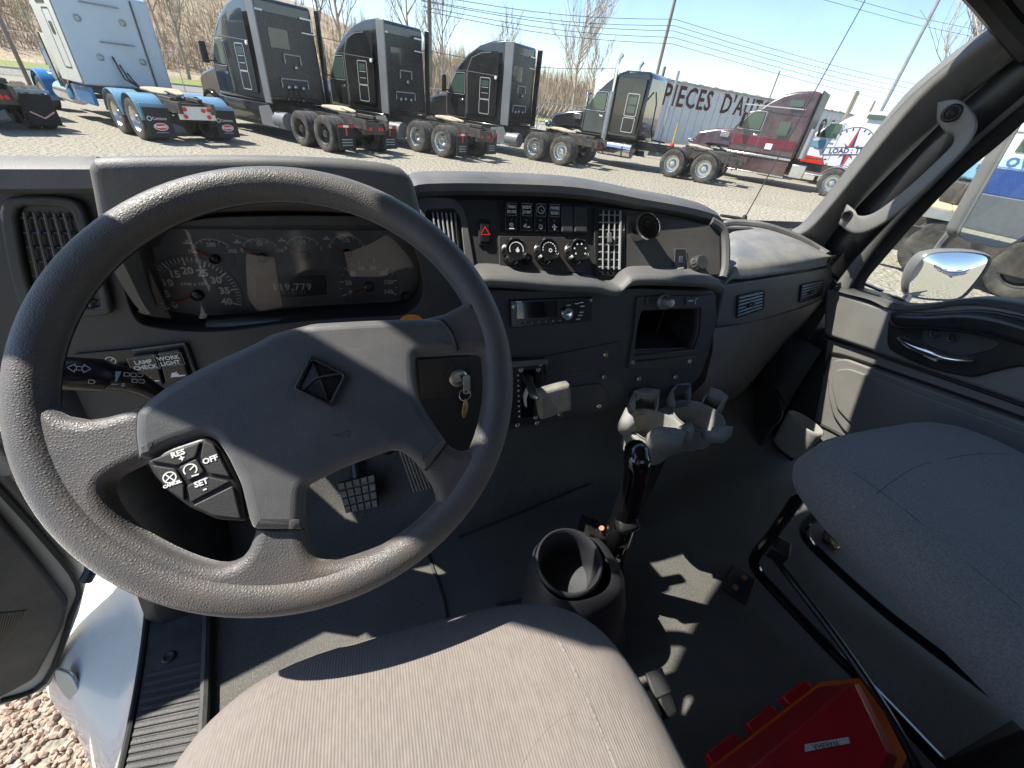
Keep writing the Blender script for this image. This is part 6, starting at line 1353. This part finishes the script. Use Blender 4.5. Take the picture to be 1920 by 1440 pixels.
M_burg = mat('burgundy_paint', (.055,.020,.026), .28, coat=.7, var=.1, vscale=1.5, dust=.2, dscale=1.5); M_crim = mat('crimson_stripe', (.15,.010,.028), .25, coat=.5, var=.08)
tE = hood_truck('burgundy sleeper truck with a crimson stripe and silver steps', M_burg, M_crim, 3.55, aero=True); place(tE, (19.5,12.8), R(33))
# white truck with a compass rose
M_twht = mat('white_truck_paint', (.72,.73,.72), .3, coat=.4, var=.04, vscale=2); M_tred = mat('red_truck_paint', (.62,.035,.02), .3, coat=.4, var=.05); M_navy = mat('navy_decal', (.03,.05,.16), .4, var=.08); M_sky = mat('steel_blue_decal', (.16,.30,.42), .4, var=.08)
tF = hood_truck('white truck with a red skirt and a compass rose on its sleeper', M_twht, M_tred, 3.3, aero=True)
for ch in list(tF.children):
    if ch.name.split('.')[0] in ('stripe','bunk_window','hatch_pane','belt_stripe','door_decal'): bpy.data.objects.remove(ch)
R0 = 3.1
PLf = Plane((-1.17,0,0), (0,-1,0), (0,0,1))
prints('red_band', [[(-R0-2.8,1.15),(-R0-.02,1.15),(-R0-.02,1.75),(-R0-.6,1.45),(-R0-1.9,1.2),(-R0-2.8,1.25)]], PLf, M_tred, tF, .008); prints('blue_band', [[(-R0-2.8,1.65),(-R0-1.9,1.55),(-R0-.9,2.1),(-R0-1.0,2.2),(-R0-2.8,1.85)]], PLf, M_sky, tF, .010)
cx_, cz_ = -R0-1.0, 1.62
B('lower_side', tF, M_tred, (-1.15,R0+1.45,.86), (.04,2.8,.62), .01)
prints('compass_disc', [circ(cx_, cz_, 1.0, 40)], PLf, M_twht, tF, .013); prints('compass_ring', strip(circ(cx_, cz_, 1.0, 40), .03, True)+[q for k in range(24) for q in strip([(cx_+.88*math.cos(R(15*k)), cz_+.88*math.sin(R(15*k))), (cx_+.95*math.cos(R(15*k)), cz_+.95*math.sin(R(15*k)))], .06)], PLf, M_navy, tF, .016)
star = []
for k in range(8):
    a = 90+45*k; L = (1.05 if k % 4 == 0 else .80) if k % 2 == 0 else .45; w_ = .15 if k % 2 == 0 else .10
    c_ = V((cx_,cz_)); d = V((math.cos(R(a)), math.sin(R(a)))); n = V((-d.y,d.x)); star.append((k, [tuple(c_+n*w_), tuple(c_+d*L), tuple(c_)], [tuple(c_-n*w_), tuple(c_), tuple(c_+d*L)]))
prints('star_points', [s_[1] for s_ in star], PLf, M_tred, tF, .020); prints('star_points', [s_[2][::1] for s_ in star], PLf, M_navy, tF, .020)
bq = [(cx_-1.0,cz_-.28),(cx_+1.0,cz_+.02),(cx_+1.0,cz_+.32),(cx_-1.0,cz_+.02)]; prints('banner', [bq], PLf, M_twht, tF, .024); prints('banner_edge', strip(bq, .035, True), PLf, M_navy, tF, .027); text('lettering', 'LOAD : TLD', PLf, cx_, cz_+.02, .30, M_navy, tF, .028, rot=8.5, bold=.01)
sideplate('bunk_window', tF, M_tgls, rect(R0+.25,2.98,R0+.95,3.16), -1.13, .012, .004, .03)
place(tF, (24.9,13.3), R(33))

# blue and white square-sleeper truck
M_pblu = mat('light_blue_paint', (.14,.30,.42), .25, coat=.5, var=.08, vscale=2, dust=.15); M_pcab = mat('bright_blue_paint', (.03,.20,.45), .2, coat=.6, var=.08); M_pslp = mat('pale_blue_sleeper', (.52,.60,.66), .4, coat=.2, var=.04, vscale=1); M_pwht = mat('cream_side_panel', (.70,.70,.63), .35, coat=.3, var=.03)
tP = thing('semi_truck', 'blue truck with a pale square sleeper and light blue wheel fenders', 'truck', (0,0,0)); chassis(tP, M_alu, 8.3)
mudflaps(tP, 'oval', -.80)
side = [(3.1,1.10),(3.1,3.42),(3.2,3.48),(4.9,3.48),(5.0,3.42),(5.0,1.10)]
prof('sleeper', tP, M_pslp, side, -1.20, 1.20, .06); sideplate('side_panel', tP, M_pwht, rect(3.14,1.14,4.96,3.40), -1.215, .02, .006, .08)
sideline('hatch_line', tP, M_satin, rect(3.5,1.5,4.1,2.9), -1.237, .03); sideplate('hatch_pane', tP, M_tgls, rect(3.7,2.3,3.95,2.6), -1.24, .006); sideplate('side_window', tP, M_tgls, rect(3.6,3.0,4.4,3.2), -1.235, .01)
cabp = [(5.0,1.1),(5.0,2.95),(5.6,2.95),(6.0,2.85),(6.25,2.15),(6.25,1.1)]; prof('cab', tP, M_pcab, cabp, -1.0, 1.0, .08); sideplate('cab_window', tP, M_tgls, [(5.15,2.1),(6.1,2.1),(5.85,2.75),(5.15,2.75)], -1.015)
prof('hood', tP, M_pcab, [(6.2,1.2),(6.2,2.12),(8.6,1.95),(8.75,1.85),(8.75,.9),(7.6,1.2)], -.60, .60, .08)
for s in (-1,1):
    mb = MB(); mb.lathe([(.62,-.22),(.68,-.20),(.70,0),(.68,.20),(.62,.22)], Matrix.Translation((.98*s,8.3,.56)) @ Matrix.Rotation(R(90),4,'Y'), 24, 70, 290); mb.build('front_fender', M_pcab, tP)
    mb = MB(); mb.tube([V((1.12*s,5.05,1.0)), V((1.12*s,5.05,3.9))], .08, 12); stk = mb.build('exhaust_stack', M_chrome, tP)
    mb = MB(); mb.tube([V((1.12*s,5.3,.9)), V((1.12*s,5.3,2.3))], .17, 14); mb.build('air_cleaner', M_chrome, tP)
    B('tool_skirt', tP, M_pcab, (1.1*s,3.9,.80), (.1,1.7,.5), .04); mb = MB(); mb.tube([V((.98*s,5.0,.72)), V((.98*s,6.4,.72))], .30, 16); mb.build('fuel_tank', M_chrome, tP)
    for y in (0,1.32):
        mb = MB(); mb.lathe([(.60,-.34),(.63,-.33),(.64,-.30),(.64,.30),(.63,.33),(.60,.34)], Matrix.Translation((.90*s,y,.53)) @ Matrix.Rotation(R(90),4,'Y'), 28, 92, 268); fd = mb.build('fender', M_pblu, tP, solid=.01)
    B('rear_fender_skirt', tP, M_pblu, (.90*s,-.70,.80), (.66,.03,.34), .01)
prof('roof_fairing', tP, M_pcab, [(3.5,3.46),(3.6,3.95),(4.2,3.98),(5.0,3.7),(5.3,3.46)], -.95, .95, .08)
for z, x0, x1 in ((3.15,-.55,.35),(2.25,-.40,.45)): mb = MB(); mb.tube([V((x0,3.08,z)), V((x0,3.02,z)), V((x1,3.02,z)), V((x1,3.08,z))], .022, 6); mb.build('grab_rail', M_galv, tP)
for x, z in ((-.75,2.75),(.35,2.80),(-.55,1.85),(.55,1.85)): mb = MB(); mb.lathe([(.09,0),(.09,.02),(.06,.03),(.05,.01),(0,.01)], Matrix.Translation((x,3.09,z)) @ Matrix.Rotation(R(90),4,'X'), 14); mb.build('port', M_galv, tP)
B('conduit', tP, M_satin, (.72,3.07,2.25), (.04,.03,2.25))
for k in range(3): mb = MB(); mb.tube([V((-.25+.12*k,3.05,1.9-.2*k)), V((-.2+.1*k,2.85,1.35)), V((0,2.4,1.15)), V((.05*k,1.6,1.12))], .025, 6); mb.build('air_hose', M_rubber, tP)
B('cream_tail_plate', tP, M_pwht, (0,-1.13,.80), (.95,.02,.32)); 
for x, z in ((-.32,.72),(-.30,.90),(.30,.72),(.32,.90),(.18,.88)): mb = MB(); mb.lathe([(.055,0),(.055,.02),(0,.03)], Matrix.Translation((x,-1.145,z)) @ Matrix.Rotation(R(90),4,'X'), 12); mb.build('tail_lamp', M_refl, tP)
place(tP, (-6.1,16.6))
# truck at the far left edge: only its tail is in view
tL = thing('semi_truck', 'dark truck tail with bare tyres at the far left edge', 'truck', (0,0,0)); chassis(tL, M_rimk, 7.0); mudflaps(tL, 'vee', -.80); prof('cab_shell', tL, M_tblk, [(3.3,1.1),(3.3,3.0),(5.0,3.0),(5.5,2.0),(7.4,1.8),(7.4,.9)], -1.1, 1.1, .1)
B('flap_trim', tL, M_pblu, (.9,-.78,.95), (.66,.05,.06)); B('deck_beam', tL, M_tfra, (0,.6,1.15), (.9,3.4,.12), .02)
place(tL, (-10.5,16.3))
# ================================================================== OUTSIDE THE RIGHT WINDOW: MIRRORS, OTHER TRUCKS
M_grip = mat('grey_mirror_shell', (.15,.155,.16), .35, var=.06, dust=.15)
mr = thing('door_mirror', 'tall rectangular door mirror outside the passenger window', 'mirror', at(1790,560,'x',1.62))
mc = at(1905,330,'x',1.78); d_in = ray(1872,415); r_out = V((.34,-.94,-.016)).normalized(); mn = (r_out-d_in).normalized()
PM = Plane(mc, mn.cross(V((0,0,1)))*-1, (0,0,1))
if PM.n.dot(CAM-mc) < 0: PM = Plane(mc, -PM.u, (0,0,1))
mq = [(1797,436),(1812,447),(1868,460),(1890,459),(1925,440),(2040,240),(2010,180),(1985,120),(1960,150)]
mo = roundpoly(PM.ps(mq), .02)
plate('mirror_glass', mo, PM, 0, .003, M_mirror, mr, bevel=.0)
mcx = V((sum(p[0] for p in mo)/len(mo), sum(p[1] for p in mo)/len(mo))); big = [tuple(mcx+(V(p)-mcx)*1.045) for p in mo]
plate('mirror_shell', big, PM, -.06, -.002, M_grip, mr, bevel=.02)
plate('mirror_rim', [big, mo], PM, -.004, .006, M_grip, mr, bevel=.002)
mb = MB(); mb.tube([V(q) for q in smooth([tuple(at(*q,'x',X)) for q, X in (((1752,484),1.80),((1768,458),1.79),((1788,432),1.775),((1826,360),1.77),((1880,262),1.775),((1940,160),1.78))], 4, False)], .016, 10); mb.build('mirror_arm', M_grip, mr)
cvm = thing('convex_mirror', 'small convex mirror below the tall door mirror', 'mirror', at(1770,560,'x',1.68))
cc_ = at(1768,514,'x',1.69); dn = ((V((.42,-.90,.05)).normalized())-(cc_-CAM).normalized()).normalized()
PX = Plane(cc_, dn.cross(V((0,0,1)))*-1, (0,0,1))
if PX.n.dot(CAM-cc_) < 0: PX = Plane(cc_, -PX.u, (0,0,1))
oc = smooth(PX.ps([(1704,548),(1712,512),(1735,482),(1765,474),(1815,474),(1850,482),(1848,502),(1820,540),(1795,560),(1755,561),(1722,557)]), 3); cx0 = V((sum(p[0] for p in oc)/len(oc), sum(p[1] for p in oc)/len(oc)))
mb = MB(); rows = []
for k in range(9):
    f_ = k/8; rows.append([PX.w(*(cx0+(V(p)-cx0)*f_), .016*(1-f_*f_)) for p in oc])
mb.rings(rows, True, False); mb.build('convex_glass', M_mirror, cvm, sharp=0).data.shade_smooth()
mb = MB(); rows = [[PX.w(*(cx0+(V(p)-cx0)*k_), h_) for p in oc] for k_, h_ in ((1.0,.001),(1.05,.004),(1.09,-.004),(1.08,-.02),(.9,-.05),(.5,-.07),(.02,-.075))]; mb.rings(rows, True, False); mb.build('shell', M_grip, cvm, sharp=60)
mb = MB(); mb.tube([PX.w(cx0.x,cx0.y+.03,-.05), at(1757,470,'x',1.735)], .012, 8); mb.tube([at(1702,556,'x',1.66), at(1688,574,'x',1.44)], .012, 8); mb.build('bracket', M_grip, cvm)
# truck standing behind us, seen in the tall mirror (its lettering reads backwards there)
bt = thing('box_truck', 'white and blue cab-over truck side reflected in the door mirror', 'truck', mc+r_out*14)
nb = -r_out; nb.z = 0; nb.normalize(); nb = (nb+V((-.25,.0,0))).normalized(); ctr = mc+r_out*14.0; ctr.z = 0
PBt = Plane(ctr, V((0,0,1)).cross(nb), (0,0,1))
def bb_(name, m, a0, a1, z0, z1, t_=.05, h=0): mb = MB(); mb.prism([(a0,z0),(a1,z0),(a1,z1),(a0,z1)], PBt.M, h-t_, h); return mb.build(name, m, bt, bevel=.02)
bb_('body', M_twht, -4.2, 4.2, .7, 3.4, 2.2); bb_('blue_band', mat('deep_blue_paint', (.02,.06,.22), .25, coat=.5, var=.06), -4.2, 4.2, 1.35, 1.92, .04, .03); bb_('pale_band', mat('pale_blue_band', (.42,.60,.68), .4, var=.05), -4.2, 4.2, 1.92, 2.16, .03, .02)
bb_('grey_skirt', mat('grey_skirt', (.09,.10,.11), .5, var=.1), -4.2, 4.2, .55, 1.35, .05, .04); bb_('upper_line', M_dim, -4.2, 4.2, 2.62, 2.66, .03, .02)
for k in range(5): text('lettering', 'VOLVO', PBt, -3.3+1.65*k, 2.04, .27, mat('blue_letters', (.03,.12,.30), .5, var=.05), bt, .028, bold=.012, spacing=1.2)
for k in range(3): bb_('window', M_tgls, -1.9+1.7*k, -1.2+1.7*k, 2.25, 2.55, .03, .025)
for a in (-1.6,1.4):
    tm = wheel_meshes(); o = put('wheel', tm[0], None, bt, 40); o.matrix_parent_inverse = MW[bt.name].inverted(); o.matrix_basis = Matrix.Translation(PBt.w(a,.52,.02)) @ PBt.M.to_3x3().to_4x4() @ Matrix.Rotation(R(90),4,'Y')
    r_ = put('rim', tm[1], None, o, 40)
# parked trucks straight outside the right window
tG = copy_tree(tD); tG['label'] = 'blue and grey truck parked outside the passenger window'
if 'group' in tG: del tG['group']
for ch in tG.children:
    if ch.name.split('.')[0] in ('cab_shell','hood','sleeper_panel'): ch.data = ch.data.copy(); ch.data.materials[0] = M_fair if ch.name.startswith('cab') else M_pblu
place(tG, (21.5,6.2), R(-20))
fb = thing('flatbed_truck', 'flatbed with a tan wooden deck outside the passenger window', 'truck', (0,0,0))
for s in (-1,1): B('frame_rail', fb, M_tfra, (.43*s,.35,.95), (.12,3.6,.30))
for k in range(8): B('deck_plank', fb, mat('tan_planks', (.46,.36,.22), .85, var=.25, vscale=6), (0,-1.2+.40*k,1.20), (2.3,.385,.06), .006)
for y in (0,1.3):
    for s in (-1,1): wheel(fb, 1.02*s, y, M_rimk, True, s)
B('side_rail', fb, M_galv, (-1.17,.2,1.12), (.05,3.2,.16)); B('tool_box', fb, M_tfra, (-.95,-.95,.75), (.4,.6,.4), .03); B('side_guard', fb, M_tfra, (-1.14,.65,.62), (.05,3.4,.5), .02); B('tail_bumper', fb, M_refw, (0,-1.5,.62), (2.2,.1,.18), .02)
for k, (x, y, z, m_) in enumerate(((-.6,2.6,1.45,M_orange),(.2,3.2,1.5,M_tfra),(-.2,2.0,1.4,M_galv))): tag(B('crate', None, m_, (0,0,0), (.5,.5,.4), .03), ['orange crate on the tan flatbed deck','dark crate on the tan flatbed deck','steel crate on the tan flatbed deck'][k], 'crate')
place(fb, (11.0,3.9), R(30))
bpy.context.view_layer.update()
for o in [o for o in COL.objects if o.name.startswith('crate')]:
    k = ['orange','dark ','steel'].index(o['label'][:6].strip() if o['label'][:5] != 'dark ' else 'dark '); o.location = fb.matrix_world @ V(((-.6,.6,1.43),(.3,1.3,1.43),(.3,.4,1.43))[k]); o.rotation_euler = (0,0,R(52+10*k))
# long whip antenna on the cowl and parked wiper blade
an = thing('whip_antenna', 'thin black whip antenna rising from the right cowl', 'antenna', at(1396,408,'y',1.25))
a0_ = at(1393,415,'y',1.28); a1_ = at(1630,-14,'y',1.28); mb = MB(); mb.tube([a0_, a0_.lerp(a1_,.5), a1_, a1_+(a1_-a0_)*.15], [.0022,.0018,.0014,.001], 6); mb.build('whip', M_wire, an); mb = MB(); mb.lathe([(.02,-.03),(.016,0),(.008,.02),(0,.025)], Matrix.Translation(a0_), 10); mb.build('base', M_black, an)
wp = thing('windshield_wiper', 'black wiper blade resting at the foot of the windshield', 'wiper', at(1390,412,'y',1.22))
mb = MB(); mb.tube([at(1352,404,'y',1.24), at(1385,409,'y',1.23), at(1418,420,'y',1.20)], [.008,.010,.007], 6, flat=.6); mb.build('blade', M_rubber, wp)
# own bonnet, low in front of the windshield
hdm = thing('own_hood', 'white sloping bonnet of the photographed truck below the windshield', 'hood', (.42,2.0,1.4))
rows = []
for y, z, wd in ((1.26,1.70,.92),(1.6,1.62,.88),(2.1,1.50,.80),(2.6,1.36,.72),(2.85,1.22,.66),(2.9,.9,.64)):
    rows.append([V((.42+wd*k, y, z-.18*abs(k)**3)) for k in (-1,-.8,-.5,-.2,0,.2,.5,.8,1)])
mb = MB(); mb.grid(rows); mb.build('bonnet', M_paint, hdm, sharp=60, solid=.02)
